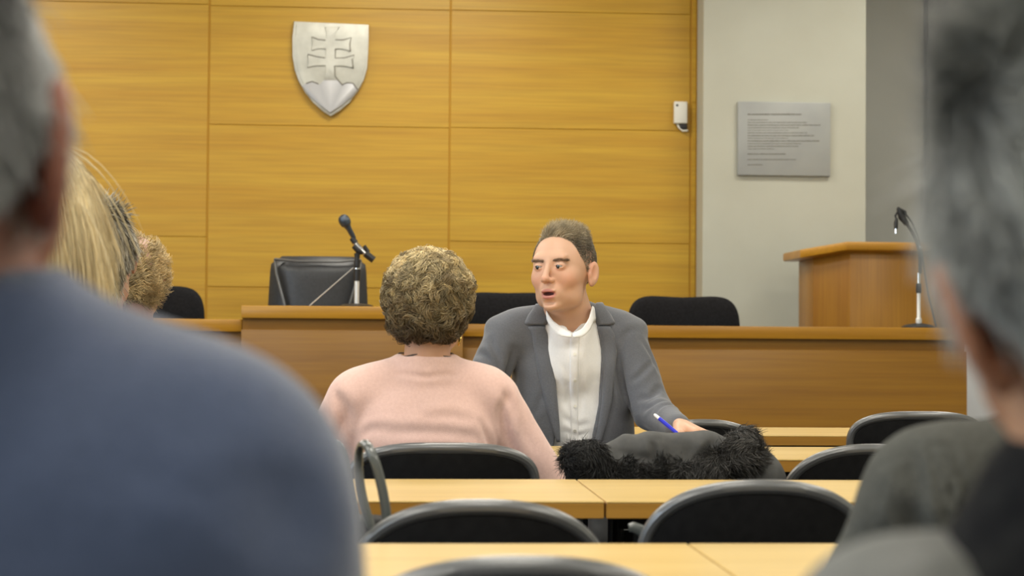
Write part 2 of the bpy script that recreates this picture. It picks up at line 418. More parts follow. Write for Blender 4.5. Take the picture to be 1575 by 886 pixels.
# cream pilaster, grey recess and window with vertical blinds
YPF = 9.80
XP0 = P(1081, 300, YPF).x; XP1 = P(1332, 200, YPF).x
struct(MB().box((XP0, YPF, 0.18), (XP1, 10.7, CEIL), 0.004).build('wall_pilaster', M['plaster'], smooth=0))
YR = 10.45
XW0 = P(1421, 100, YR).x
struct(MB().box((XP1, YR, 0.18), (XW0, YR + .2, CEIL)).box((XW0, YR, .18), (XR, YR + .2, 1.1)).box((XW0, YR, 3.25), (XR, YR + .2, CEIL)).build('wall_recess', M['recess_grey'], smooth=0))
wn = MB().box((XW0, YR + .06, 1.1), (XW0 + .06, YR + .14, 3.25)).box((XW0, YR + .06, 1.1), (XR, YR + .14, 1.17)).box((XW0, YR + .06, 3.18), (XR, YR + .14, 3.25)).box((3.9, YR + .06, 1.1), (3.97, YR + .14, 3.25)).build('window_1', M['frame'])
struct(wn)
MB().box((XW0 + .05, YR + .09, 1.15), (XR, YR + .1, 3.2)).build('glass_pane', M['glass'], wn)
MB().box((XW0 - .01, YR - .05, 1.06), (XR, YR + .08, 1.1), .004).build('window_sill', M['frame'], wn)
vb = empty('vertical_blind', (XW0 + .6, YR - .06, 3.27)); tag(vb, 'pale grey vertical slat blind covering the window behind the lectern', 'blind')
MB().box((XW0 - .02, YR - .085, 3.24), (XR, YR - .035, 3.29), .004).build('head_rail', M['frame'], vb)
x = XW0 + 0.005
while x < XR - .1:
    MB().box((x, YR - .062, 1.08), (x + .118, YR - .059, 3.24), 0, Matrix.Rotation(math.radians(9), 3, 'Z')).build('slat', M['blind'], vb, smooth=0)
    x += 0.112
for k, y0 in enumerate((-.3, 3.2)):
    wo = struct(MB().box((XL - .12, y0, .9), (XL - .05, y0 + .06, 2.6)).box((XL - .12, y0 + 1.54, .9), (XL - .05, y0 + 1.6, 2.6)).box((XL - .12, y0, .9), (XL - .05, y0 + 1.6, .96)).box((XL - .12, y0, 2.54), (XL - .05, y0 + 1.6, 2.6)).build('window_%d' % (k + 2), M['frame']))
    MB().box((XL - .09, y0 + .05, .95), (XL - .08, y0 + 1.55, 2.55)).build('glass_pane', M['glass'], wo)
# ceiling lamps
cl0 = None
for i, (x, y) in enumerate(LAMPS):
    if cl0 is None:
        t = empty('ceiling_light', (x, y, CEIL))
        MB().box((x - .63, y - .31, CEIL - .07), (x + .63, y - .27, CEIL)).box((x - .63, y + .27, CEIL - .07), (x + .63, y + .31, CEIL)).box((x - .63, y - .31, CEIL - .07), (x - .59, y + .31, CEIL)).box((x + .59, y - .31, CEIL - .07), (x + .63, y + .31, CEIL)).build('lamp_frame', M['frame'], t)
        MB().box((x - .59, y - .27, CEIL - .05), (x + .59, y + .27, CEIL - .01)).build('diffuser', M['lampm'], t)
        cl0 = t
    else:
        t = copy_tree(cl0); t.location = (x, y, CEIL)
    tag(t, 'rectangular ceiling light with white diffuser above the courtroom', 'ceiling light', 'ceiling lights over the room')

# ================================================================== BENCH
YBN = 8.0
xc0, xc1 = P(372, 480, YBN).x, P(712, 480, YBN).x
xr1 = P(1492, 600, YBN).x
be = empty('judges_bench', (xc0 + .5, YBN + .3, 0)); tag(be, 'long wooden judges bench with a raised centre section, across the front of the room', 'bench')
def bench_section(x0, x1, ztop, yf, nm):
    MB().box((x0, yf, ztop - .055), (x1, yf + .52, ztop), 0.004).build('worktop', M['benchtop'], be)
    MB().box((x0 + .003, yf + .035, ztop - .105), (x1 - .003, yf + .06, ztop - .055)).build('recess_strip', M['benchwood'], be)
    MB().box((x0, yf + .012, 0.0), (x1, yf + .035, ztop - .105), 0.002).build('front_panel', M['benchwood'], be)
    MB().box((x0 + .01, yf + .061, 0.0), (x0 + .035, yf + .5, ztop - .056)).build('side_panel', M['benchwood'], be)
    MB().box((x1 - .035, yf + .061, 0.0), (x1 - .01, yf + .5, ztop - .056)).build('side_panel', M['benchwood'], be)
bench_section(XL + .3, xc0 - .001, 1.105, YBN + .03, 'l')
bench_section(xc0, xc1, 1.165, YBN - .03, 'c')
bench_section(xc1 + .001, xr1, 1.092, YBN + .03, 'r')

# chairs behind the bench
def sellipse(a, b, n, K=40, flat=1.0):
    return [(a * math.copysign(abs(math.cos(q)) ** (2 / n), math.cos(q)), b * math.copysign(abs(math.sin(q)) ** (2 / n), math.sin(q))) for q in [2 * math.pi * k / K for k in range(K)]]
def pad(bm_, a, b, n, th, cz, dip=0.0, curve=0.0, cy=0.0, rad=8, notilt=0):
    """soft cushion plate in the xz plane, bulging along y, superelliptic outline"""
    K = 56; rings = []
    for side in (-1, 1):
        for j in range(rad + 1):
            s = math.sin(math.pi / 2 * (j / rad)) if side == -1 else math.sin(math.pi / 2 * (1 - j / rad))
            yy = side * th / 2 * math.cos(math.asin(min(1, s))) ** 0.7
            ring = []
            for (u, v) in sellipse(a, b, n, K):
                uu, vv = u * max(s, .001), v * max(s, .001)
                d = dip * (1 - (uu / a) ** 2) ** 2 if vv > 0 else 0
                ring.append(bm_.verts.new((uu, cy + yy + curve * (uu / a) ** 2, cz + vv - d * max(0, vv / b) ** 2)))
            rings.append(ring)
    for r0, r1 in zip(rings, rings[1:]):
        for k in range(K): bm_.faces.new((r0[k], r0[(k + 1) % K], r1[(k + 1) % K], r1[k]))
    bm_.faces.new(rings[0][::-1]); bm_.faces.new(rings[-1])
def office_chair(px0, px1, pytop, Y, dip=0.02, n=4.0, label='', h=.5):
    c = P((px0 + px1) / 2, pytop, Y); a = (P(px1, pytop, Y).x - P(px0, pytop, Y).x) / 2
    t = empty('office_chair', (c.x, Y + .25, 0.18))
    m = MB(); pad(m.bm, a, h / 2, n, .07, c.z - h / 2 + dip * .3, dip, -.03)
    o = m.build('backrest', M['blackfab'], t, 60); o.parent = None; o.location = (c.x, Y, 0); o.parent = t; o.matrix_parent_inverse = t.matrix_basis.inverted()
    MB().box((c.x - .24, Y - .0, .60), (c.x + .24, Y + .46, .68), .03, seg=4).build('seat', M['blackfab'], t)
    MB().lathe([(.03, 0), (.03, .32)], (c.x, Y + .24, .28)).box((c.x - .03, Y - .05, .58), (c.x + .03, Y - .03, .95)).box((c.x - .03, Y - .05, .575), (c.x + .03, Y + .24, .6)).build('column', M['blackp'], t)
    for k in range(5):
        q = k * 2 * math.pi / 5 + .3; e = Vector((c.x + .28 * math.cos(q), Y + .24 + .28 * math.sin(q), .235))
        lg = MB().tube([(c.x, Y + .24, .30), e], [.022, .014]).build('leg', M['blackp'], t)
        MB().lathe([(.027, -.015), (.027, .015)], e - Vector((0, 0, .027)), (math.cos(q + 1.57), math.sin(q + 1.57), 0), 14).build('caster', M['blackp'], lg)
    tag(t, label, 'office chair'); return t
office_chair(963, 1137, 453, 8.75, .02, 4.2, 'black fabric office chair behind the right part of the bench, near the cream wall')
office_chair(700, 862, 448, 8.75, .012, 4.2, 'black fabric office chair behind the bench, partly hidden by the seated man in the suit')
office_chair(170, 317, 439, 8.75, .004, 4.2, 'black fabric office chair at the far left behind the bench')
# executive chair
c = P(488.5, 393, 9.0); a = 78.5 * 9.0 / F
t = empty('executive_chair', (c.x, 9.3, .18)); tag(t, 'large grey leather executive chair behind the raised middle of the bench', 'executive chair')
def trap(mm, wt, wb, z0, z1, th, yc, curv=0.04, rr=.06):
    K = 18; out = []
    J = 16
    gf = [[None] * (K + 1) for _ in range(J + 1)]; gb = [[None] * (K + 1) for _ in range(J + 1)]
    for j in range(J + 1):
        v = j / J; z = z0 + (z1 - z0) * v; wdt = wb + (wt - wb) * v
        dtop = z1 - z
        if dtop < rr: wdt = wdt - rr + math.sqrt(max(0, rr * rr - (rr - dtop) ** 2))
        for k in range(K + 1):
            u = -1 + 2 * k / K; e = (1 - abs(u) ** 4) ** .5 * (1 - (abs(2 * v - 1)) ** 8) ** .5
            gf[j][k] = mm.bm.verts.new((c.x + u * wdt, yc - th / 2 * e + curv * u * u, z)); gb[j][k] = mm.bm.verts.new((c.x + u * wdt, yc + th / 2 * e + curv * u * u, z))
    for j in range(J):
        for k in range(K):
            mm.bm.faces.new((gf[j][k], gf[j][k + 1], gf[j + 1][k + 1], gf[j + 1][k])); mm.bm.faces.new((gb[j][k], gb[j + 1][k], gb[j + 1][k + 1], gb[j][k + 1]))
    bmesh.ops.remove_doubles(mm.bm, verts=mm.bm.verts, dist=1e-5)
zt = c.z
mm = MB(); trap(mm, a * .93, a * 1.06, zt - .62, zt, .11, 9.08, .03, .055); mm.build('backrest', M['leather'], t, 70)
# raised inner panel, piping seams and side bolsters
mm = MB(); trap(mm, a * .80, a * .52, zt - .42, zt - .035, .05, 9.025, .015, .03); mm.build('back_cushion', M['leather'], t, 70)
for s in (-1, 1):
    MB().tube([(c.x + s * a * .84, 9.04, zt - .02), (c.x + s * a * .80, 9.01, zt - .09), (c.x + s * a * .62, 8.99, zt - .25), (c.x + s * a * .52, 8.99, zt - .42)], .006, 8).build('seam_piping', M['piping'], t)
MB().tube([(c.x - a * .84, 9.03, zt - .018), (c.x - a * .4, 9.005, zt - .03), (c.x + a * .4, 9.005, zt - .03), (c.x + a * .84, 9.03, zt - .018)], .006, 8).build('seam_piping', M['piping'], t)
MB().box((c.x - .27, 9.08, .60), (c.x + .27, 9.6, .71), .04, seg=4).build('seat', M['leather'], t)
for s in (-1, 1): MB().tube([(c.x + s * .29, 9.12, .65), (c.x + s * .31, 9.14, .88), (c.x + s * .31, 9.45, .88), (c.x + s * .29, 9.5, .65)], .02).build('armrest', M['blackp'], t)
MB().lathe([(.03, 0), (.03, .34)], (c.x, 9.33, .27)).build('column', M['blackp'], t)
for k in range(5):
    q = k * 2 * math.pi / 5; e = Vector((c.x + .3 * math.cos(q), 9.33 + .3 * math.sin(q), .235))
    lg = MB().tube([(c.x, 9.33, .30), e], [.024, .015]).build('leg', M['blackp'], t)
    MB().lathe([(.027, -.015), (.027, .015)], e - Vector((0, 0, .027)), (math.cos(q + 1.57), math.sin(q + 1.57), 0), 14).build('caster', M['blackp'], lg)

# ------------------------------------------------------------------ lectern
YLc = 8.95
lx0, lx1, lx2, lx3 = [P(q, 440, YLc).x for q in (1263, 1308, 1436, 1481)]
ztl = P(1340, 371, YLc).z
le = empty('lectern', ((lx1 + lx2) / 2, YLc + .25, .18)); tag(le, 'wooden lectern with a wide overhanging top, standing on the right behind the bench', 'lectern')
dch = .17
def lec(poly, z0, z1, name, m, bev=.003):
    MB().prism(poly, lambda u, v, w: (u, v, w), z0, z1, bev).build(name, m, le)
MB().box((lx1 - .002, YLc, .18), (lx2, YLc + .02, ztl - .05), .002).build('front_panel', M['lectern'], le)
for (xa, ya, xb, yb) in ((lx0, YLc + dch, lx1, YLc), (lx2, YLc, lx3, YLc + dch)):
    dx, dy = xb - xa, yb - ya; L_ = math.hypot(dx, dy); nx, ny = -dy / L_ * .02, dx / L_ * .02
    lec([(xa, ya), (xb, yb), (xb + nx, yb + ny), (xa + nx, ya + ny)], .18, ztl - .05, 'corner_panel', M['lectern'])
MB().box((lx0, YLc + dch, .18), (lx0 + .02, YLc + .5, ztl - .05), .002).build('side_panel', M['lectern'], le)
MB().box((lx3 - .02, YLc + dch, .18), (lx3, YLc + .5, ztl - .05), .002).build('side_panel', M['lectern'], le)
hi_, ov = ztl, .075
def ltop(u, v, w): return (u, v, w + (v - YLc) * .035)
MB().prism([(lx0 - ov, YLc + dch - .03), (lx1 - .035, YLc - .06), (lx2 + .035, YLc - .06), (lx3 + ov, YLc + dch - .03), (lx3 + ov, YLc + .54), (lx0 - ov, YLc + .54)],
           lambda u, v, w: (u, v, w - .035 * min(1, abs(u - (lx1 + lx2) / 2) / ((lx3 - lx0) / 2 + ov)) ** 6), ztl - .048, ztl - .004, .008).build('top', M['benchtop'], le)

# ------------------------------------------------------------------ wall things
# coat of arms
cc = P(508, 105, 9.97); sc_ = 10.0 / F
def sh(px, py): return ((px - 508.5) * sc_, -(py - 105) * sc_)
left_half = [(452, 34), (450.5, 60), (451, 88), (454, 108), (460, 125), (470, 142), (483, 158), (498, 172), (510, 179)]
right_half = [(523, 171), (538, 157), (551, 140), (560, 122), (565, 104), (566, 80), (566.5, 55), (566.5, 37)]
outl = [sh(*q) for q in left_half + right_half]
t = empty('coat_of_arms', (cc.x, 9.99, cc.z)); tag(t, 'silver shield with a double cross over three hills, on the wooden wall', 'coat of arms')
fnw = lambda u, v, w: (cc.x + u, 9.992 - w, cc.z + v)
MB().prism(outl, fnw, .0, .03, .004).build('shield', M['steel'], t)
inn = [(u * .925 + (.0), v * .93 + .001) for u, v in outl]
MB().prism(inn, fnw, .028, .033, .002).build('shield_field', M['steel'], t)
def rel(poly, w0, w1, name, m, bev=.0015):
    return MB().prism([sh(*q) for q in poly], fnw, w0, w1, bev).build(name, m, t)
cross = [(500, 42), (522, 42), (516, 50), (515.5, 61), (528, 62), (540, 58), (538, 68), (540, 79), (528, 75), (515.5, 75), (515.5, 88.5), (530, 89), (545, 85), (543, 95), (545, 105), (530, 101), (515.5, 101),
         (515.5, 112), (519, 124), (500, 124), (502.5, 112), (502.5, 101), (488, 101), (474, 105), (476, 95), (474, 85), (488, 89), (502.5, 88.5), (502.5, 75), (490, 75), (480, 79), (482, 68), (480, 58), (490, 62), (502.5, 61), (503, 50)]
rel(cross, .031, .0425, 'double_cross', M['steel'])
hills = [(466.5, 133), (472, 129), (481, 126.5), (489, 129), (493, 132), (497, 126), (503, 122), (510, 120.5), (517, 122), (523, 127), (527, 132), (532, 128), (539, 126.5), (546, 130), (551, 136), (543, 149), (528, 161), (509, 174), (493, 162), (477, 149)]
rel(hills, .031, .041, 'three_hills', M['steeld'])
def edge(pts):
    MB().tube([fnw(*sh(*q), .0425) for q in pts], .0028, 6).build('relief_shade_line', M['relief_shade'], t)
M['relief_shade'] = mat('relief_shadow_line', (0.16, 0.14, 0.11), 0.6)  # dark tubes along the relief: edge shading put in as colour
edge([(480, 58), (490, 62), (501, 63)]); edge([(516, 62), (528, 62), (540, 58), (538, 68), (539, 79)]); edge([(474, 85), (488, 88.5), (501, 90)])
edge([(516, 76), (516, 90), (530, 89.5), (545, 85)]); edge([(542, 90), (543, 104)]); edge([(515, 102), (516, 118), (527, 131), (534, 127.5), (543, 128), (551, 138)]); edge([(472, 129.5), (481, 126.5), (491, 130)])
# white wall sensor
s1 = P(1037, 156, 9.96); s2 = P(1057, 190, 9.96)
t = empty('wall_sensor', (s1.x + .035, 9.98, s1.z - .06)); tag(t, 'small white box with a cable on the wood wall near the cream pilaster', 'sensor')
MB().box((s1.x, 9.955, s2.z), (s2.x, 9.991, s1.z), .005, seg=3).build('housing', M['plastic'], t)
MB().lathe([(.0065, 0), (.0065, .003)], (s1.x + .016, 9.956, s1.z - .022), (0, -1, 0), 12).build('lens', M['blackp'], t)
MB().box((s1.x + .035, 9.965, s2.z - .032), (s2.x + .002, 9.991, s2.z - .001), .003).build('bracket', M['blackp'], t)
MB().tube([(s1.x + .02, 9.975, s2.z), (s1.x + .03, 9.972, s2.z - .022), (s1.x + .05, 9.970, s2.z - .040), (s2.x + .004, 9.97, s2.z - .038)], .006, 8).build('cable', M['plastic'], t)
# plaque
p1 = P(1135, 156, YPF - .02); p2 = P(1277, 272, YPF - .02)
t = empty('wall_plaque', ((p1.x + p2.x) / 2, YPF - .01, p2.z)); tag(t, 'grey rectangular plaque printed with small lines of text on the cream wall', 'plaque')
MB().box((p1.x, YPF - .024, p2.z + .003), (p2.x, YPF - .001, p1.z), .003).build('board', M['plaque'], t)
im = MB()
lines = [(176, 1150, 1232, 1.5), (184.5, 1150, 1181, .8), (188.5, 1150, 1241, .9), (192.5, 1150, 1261, 1.1), (196.5, 1150, 1229, .9), (200.5, 1150, 1212, .6), (204.5, 1150, 1242, .9), (208.8, 1150, 1252, 1.1), (212.7, 1150, 1212, .7), (217, 1150, 1261, 1.1), (221, 1150, 1232, .8), (225, 1150, 1229, .9), (229, 1150, 1190, .8), (237, 1150, 1208, 1.2), (245.5, 1150, 1224, .9), (253.5, 1150, 1173, .9)]
for (yy, x0, x1, hh) in lines:
    x = x0
    while x < x1 - 1:
        wd = min(random.uniform(3, 9), x1 - x); q = x
        while q < x + wd:                      # each word a row of tiny letter strokes
            a1 = P(q, yy, YPF - .024); cw = random.uniform(.75, 1.25)
            tall = random.choice((1, 1, 1, 1.5))
            im.box((a1.x, YPF - .0246, a1.z - .0022 * hh), (a1.x + cw * .0035 * .72, YPF - .0238, a1.z + .0022 * hh * tall)); q += cw
        x += wd + 1.1
im.build('printed_text', M['ink'], t, smooth=0)

# ------------------------------------------------------------------ microphones
YM = 8.06
def mic_head(mb_, tip, tail, parent):
    tip = Vector(tip); tail = Vector(tail); ax = (tip - tail).normalized(); L_ = (tip - tail).length
    MB().lathe([(.009, 0), (.0115, .02), (.0125, L_ * .55), (.017, L_ * .72)], tail, ax, 18).build('microphone_body', M['grille'], parent)
    MB().lathe([(.018, 0), (.0235, .006), (.026, .020), (.0245, .036), (.017, .048), (.006, .053)], tail + ax * L_ * .72, ax, 20).build('microphone_grille', M['grille'], parent)
b0 = P(548, 472, YM); z0 = 1.165
t = empty('desk_microphone', (b0.x, YM, z0)); tag(t, 'microphone on a short chrome stand, on the raised middle of the bench', 'microphone')
zz = lambda py: P(548, py, YM).z
MB().lathe([(.075, 0), (.075, .006), (.06, .012), (.012, .016)], (b0.x, YM + .09, z0), n=32).build('base', M['blackp'], t)
b0.y = YM + .09; px = b0.x
MB().lathe([(.0105, .012), (.0105, zz(430) - z0)], (px, b0.y, z0), n=16).build('pole', M['satin'], t)
MB().lathe([(.0135, zz(431) - z0), (.0145, zz(418) - z0), (.0145, zz(413) - z0)], (px, b0.y, z0), n=16).build('clutch', M['blackp'], t)
MB().lathe([(.013, zz(415) - z0), (.013, zz(411) - z0)], (px, b0.y, z0), n=16).build('ring', M['chrome'], t)
MB().lathe([(.011, zz(412) - z0), (.015, zz(404) - z0), (.011, zz(396) - z0), (.014, zz(388) - z0)], (px, b0.y, z0), n=16).build('swivel', M['blackp'], t)
Bq = lambda x_, y_: P(x_, y_, b0.y)
MB().tube([Bq(545, 373), Bq(553, 382), Bq(564, 393)], [.012, .014, .010], 12).build('clamp', M['chrome'], t)
MB().tube([Bq(544, 378), Bq(552, 386), Bq(558, 388)], [.012, .016, .012], 12).build('knuckle', M['blackp'], t)
MB().tube([Bq(562, 390), Bq(575, 400)], [.016, .016], 12).tube([Bq(560, 378), Bq(567, 388)], .008, 8).build('counterweight', M['blackp'], t)
MB().tube([Bq(541, 366), Bq(547, 374)], [.012, .014], 12).build('mic_clip', M['blackp'], t)
mic_head(None, P(529.5, 339, b0.y - .02), P(545, 367, b0.y), t)
MB().tube([P(543, 412, b0.y), P(527, 426, b0.y + .03), P(505, 445, b0.y + .06), P(476, 470.2, b0.y + .09)], .0022, 6).build('cable', M['satin'], t)

px1 = P(1415, 504, YM + .1); yb = YM + .12
t = empty('desk_microphone', (px1.x, yb, 1.092)); tag(t, 'gooseneck microphone on a round black base, on the bench before the lectern', 'microphone')
MB().lathe([(.078, 0), (.078, .006), (.06, .014), (.016, .022)], (px1.x, yb, 1.092), n=32).build('base', M['blackp'], t)
z0 = 1.092; zz = lambda py: P(1415, py, yb).z
MB().lathe([(.013, .012), (.014, zz(491) - z0), (.009, zz(488) - z0), (.009, zz(450) - z0)], (px1.x, yb, z0), n=16).build('pole', M['satin'], t)
MB().lathe([(.012, zz(451) - z0), (.0135, zz(447) - z0), (.0125, zz(436) - z0)], (px1.x, yb, z0), n=16).build('clutch', M['blackp'], t)
MB().lathe([(.0085, zz(437) - z0), (.0085, zz(420) - z0)], (px1.x, yb, z0), n=16).build('upper_pole', M['chrome'], t)
Bq = lambda x_, y_: P(x_, y_, yb)
MB().tube([Bq(1415.5, 421), Bq(1416, 405), Bq(1415, 388), Bq(1411, 372), Bq(1404, 358), Bq(1396, 346), Bq(1391, 340)], [.009, .009, .0085, .008, .008, .0075, .0075], 12).build('gooseneck', M['tubem'], t)
MB().lathe([(.010, 0), (.010, .012)], Bq(1415.5, 382), n=14).build('collar_ring', M['chrome'], t)
MB().tube([Bq(1395, 345), Bq(1387, 334), Bq(1382, 321)], [.012, .017, .010], 12).tube([Bq(1380, 320), Bq(1392, 327), Bq(1393, 334)], [.008, .010, .006], 10).tube([Bq(1379, 338), Bq(1377, 332), Bq(1383, 322)], .005, 8).build('mic_clip', M['blackp'], t)
MB().tube([Bq(1379, 336), Bq(1378, 343), Bq(1378, 352)], [.006, .010, .009], 10).build('cable_plug', M['blackp'], t)
MB().tube([Bq(1378, 351), Bq(1378, 359)], .006, 10).build('plug_tip', M['chrome'], t)
MB().tube([Bq(1392, 328), Bq(1403, 342), Bq(1412, 362), Bq(1418, 385), Bq(1423, 420), Bq(1429, 455), Bq(1436, 485), P(1440, 502, yb - .02)], .0042, 8).build('cable', M['blackp'], t)

# ================================================================== TABLES
ZT = 0.75
def table(x0, x1, y0, y1, label):
    t = empty('desk_table', ((x0 + x1) / 2, (y0 + y1) / 2, 0))
    MB().box((x0, y0, ZT - .004), (x1, y1, ZT), .0012, seg=1).build('tabletop', M['table'], t)
    MB().box((x0 + .0005, y0 + .0005, ZT - .030), (x1 - .0005, y1 - .0005, ZT - .004), .001, seg=1).build('edge_band', M['tedge'], t)
    for sx in (x0 + .07, x1 - .07):
        for sy in (y0 + .06, y1 - .06):
            MB().tube([(sx, sy, 0.0), (sx, sy, ZT - .03)], .016, 12).build('leg', M['tubem'], t)
    MB().box((x0 + .07, y1 - .075, ZT - .09), (x1 - .07, y1 - .055, ZT - .03)).box((x0 + .07, y0 + .055, ZT - .07), (x1 - .07, y0 + .07, ZT - .03)).build('apron', M['tubem'], t)
    MB().box((x0 + .08, y1 - .05, ZT - .36), (x1 - .08, y1 - .035, ZT - .095)).build('modesty_panel', M['blackp'], t)
    tag(t, label, 'table', 'rows of light wood tables')
table(-.90, .405, 1.98, 2.467, 'light wood table in the nearest row, left of its seam')
table(.408, 1.72, 1.98, 2.467, 'light wood table in the nearest row, right of its seam and before the grey-shirted person')
table(-.95, .368, 3.11, 3.595, 'light wood table in the second row, behind the pink-sweatered woman\'s chair')
table(.371, 1.69, 3.11, 3.595, 'light wood table in the second row, right of the seam, before the fur-trimmed coat')
table(-.50, .80, 4.22, 4.72, 'light wood table between the pink-sweatered woman and the man in the suit')
table(.803, 2.1, 4.22, 4.72, 'light wood table to the right of the fur-trimmed coat, third row')
table(-.50, .80, 5.29, 5.78, 'light wood table in the farthest row, behind the man in the suit')
table(.803, 2.1, 5.29, 5.78, 'light wood table in the farthest row, below the bench front, right side')

# ================================================================== FOLDING CHAIRS
def folding_chair(a, b, n, ztop, bh=.30):
    """origin on the floor under the backrest, faces +y"""
    t = empty('folding_chair', (0, 0, 0))
    K = 48; cv = .045
    # outline: arch on top, straight sides below
    def outline(sc=1.0):
        pts = []
        for k in range(K + 1):
            q = math.pi * k / K
            pts.append((a * sc * math.copysign(abs(math.cos(q)) ** (2 / n), math.cos(q)), ztop - b + b * sc * abs(math.sin(q)) ** (2 / n)))
        return pts
    ol = outline()
    zb = ztop - bh
    rim = [(a * .96, zb)] + ol + [(-a * .96, zb)]
    yc = lambda x: cv * (x / a) ** 2
    yz = lambda z: -.10 * (z - (ztop - bh)) + .03          # slight backward lean
    r3 = [(x, yc(x) + yz(z), z - .012 * 0) for x, z in rim]
    m = MB(); bm_ = m.bm
    rings = []
    for side, sc in ((-1, 0.0), (-1, .35), (-1, .7), (-1, .93), (1, .93), (1, .7), (1, .35), (1, 0.0)):
        ring = []; cz = (zb + ztop) / 2
        for x, z in rim:
            xx = x * sc; z2 = cz + (z - cz) * sc; th = .011 * (1 - .5 * sc ** 6)
            ring.append(bm_.verts.new((xx, yc(xx) + yz(z2) + side * th, z2)))
        rings.append(ring)
    nK = len(rim)
    for r0, r1 in zip(rings, rings[1:]):
        for k in range(nK): bm_.faces.new((r0[k], r0[(k + 1) % nK], r1[(k + 1) % nK], r1[k]))
    bmesh.ops.remove_doubles(bm_, verts=bm_.verts, dist=1e-5)
    m.build('backrest', M['black'], t, 60)
    rr = .0122
    path = [(x * .965, y, z) for x, y, z in r3]
    low = [(-a * .93, yz(zb) + cv + .05, .45), (-a * .9, -.16, .012)]
    MB().tube(path, rr, 12, flat=(1.0, 1.0)).build('back_rim', M['piping'], t)
    for s in (-1, 1):
        MB().tube([(s * a * .925, cv + yz(zb), zb + .01), (s * a * .92, cv + .05, .62), (s * a * .92, .24, .30), (s * a * .92, .36, .012)], .011, 10).build('leg', M['tubem'], t)
        MB().tube([(s * a * .86, .34, .44), (s * a * .86, .12, .26), (s * a * .86, -.06, .012)], .011, 10).build('leg', M['tubem'], t)
    MB().tube([(-a * .92, .33, .12), (a * .92, .33, .12)], .008, 8).tube([(-a * .86, -.03, .08), (a * .86, -.03, .08)], .008, 8).build('stretcher', M['tubem'], t)
    m = MB(); m.box((-a * .95, .05, .435), (a * .95, .44, .468), .014, seg=4); m.build('seat', M['black'], t)
    return t
protoA = folding_chair(.188, .125, 2.35, .80)
protoB = folding_chair(.197, .085, 3.0, .80)
used = set()
def put_chair(proto, px, pytop, Y, label, rz=0.0, group='black folding chairs at the tables'):
    o = proto if proto not in used else copy_tree(proto); used.add(proto)
    p = P(px, pytop, Y + (-.0)); o.location = (p.x, Y, 0); o.rotation_euler = (0, 0, rz)
    s = p.z / .8115; o.scale = (1, 1, s)
    tag(o, label, 'chair', group)
    return o
put_chair(protoA, 805, 855, 1.74, 'black folding chair nearest the camera, cut by the bottom edge of the photo')
put_chair(protoA, 741, 768, 2.62, 'black folding chair between the first two rows, left one with low arched back')
put_chair(protoA, 1172, 738, 2.86, 'black folding chair between the first two rows, the right one standing higher')
put_chair(protoB, 683, 681, 3.74, 'black folding chair the pink-sweatered woman sits on')
put_chair(protoB, 1030, 716, 3.90, 'black folding chair under the fur-trimmed coat, almost hidden')
put_chair(protoA, 1345, 683, 3.86, 'black folding chair before the third table row, touching the grey shoulder on the right')
put_chair(protoA, 1083, 645, 5.02, 'black folding chair behind the man\'s writing hand and the coat')
put_chair(protoB, 1418, 633, 5.02, 'black folding chair highest on the right, just below the bench front')
put_chair(protoA, 366, 770, 2.80, 'black folding chair hidden behind the blue shoulder, holding the strapped bag')
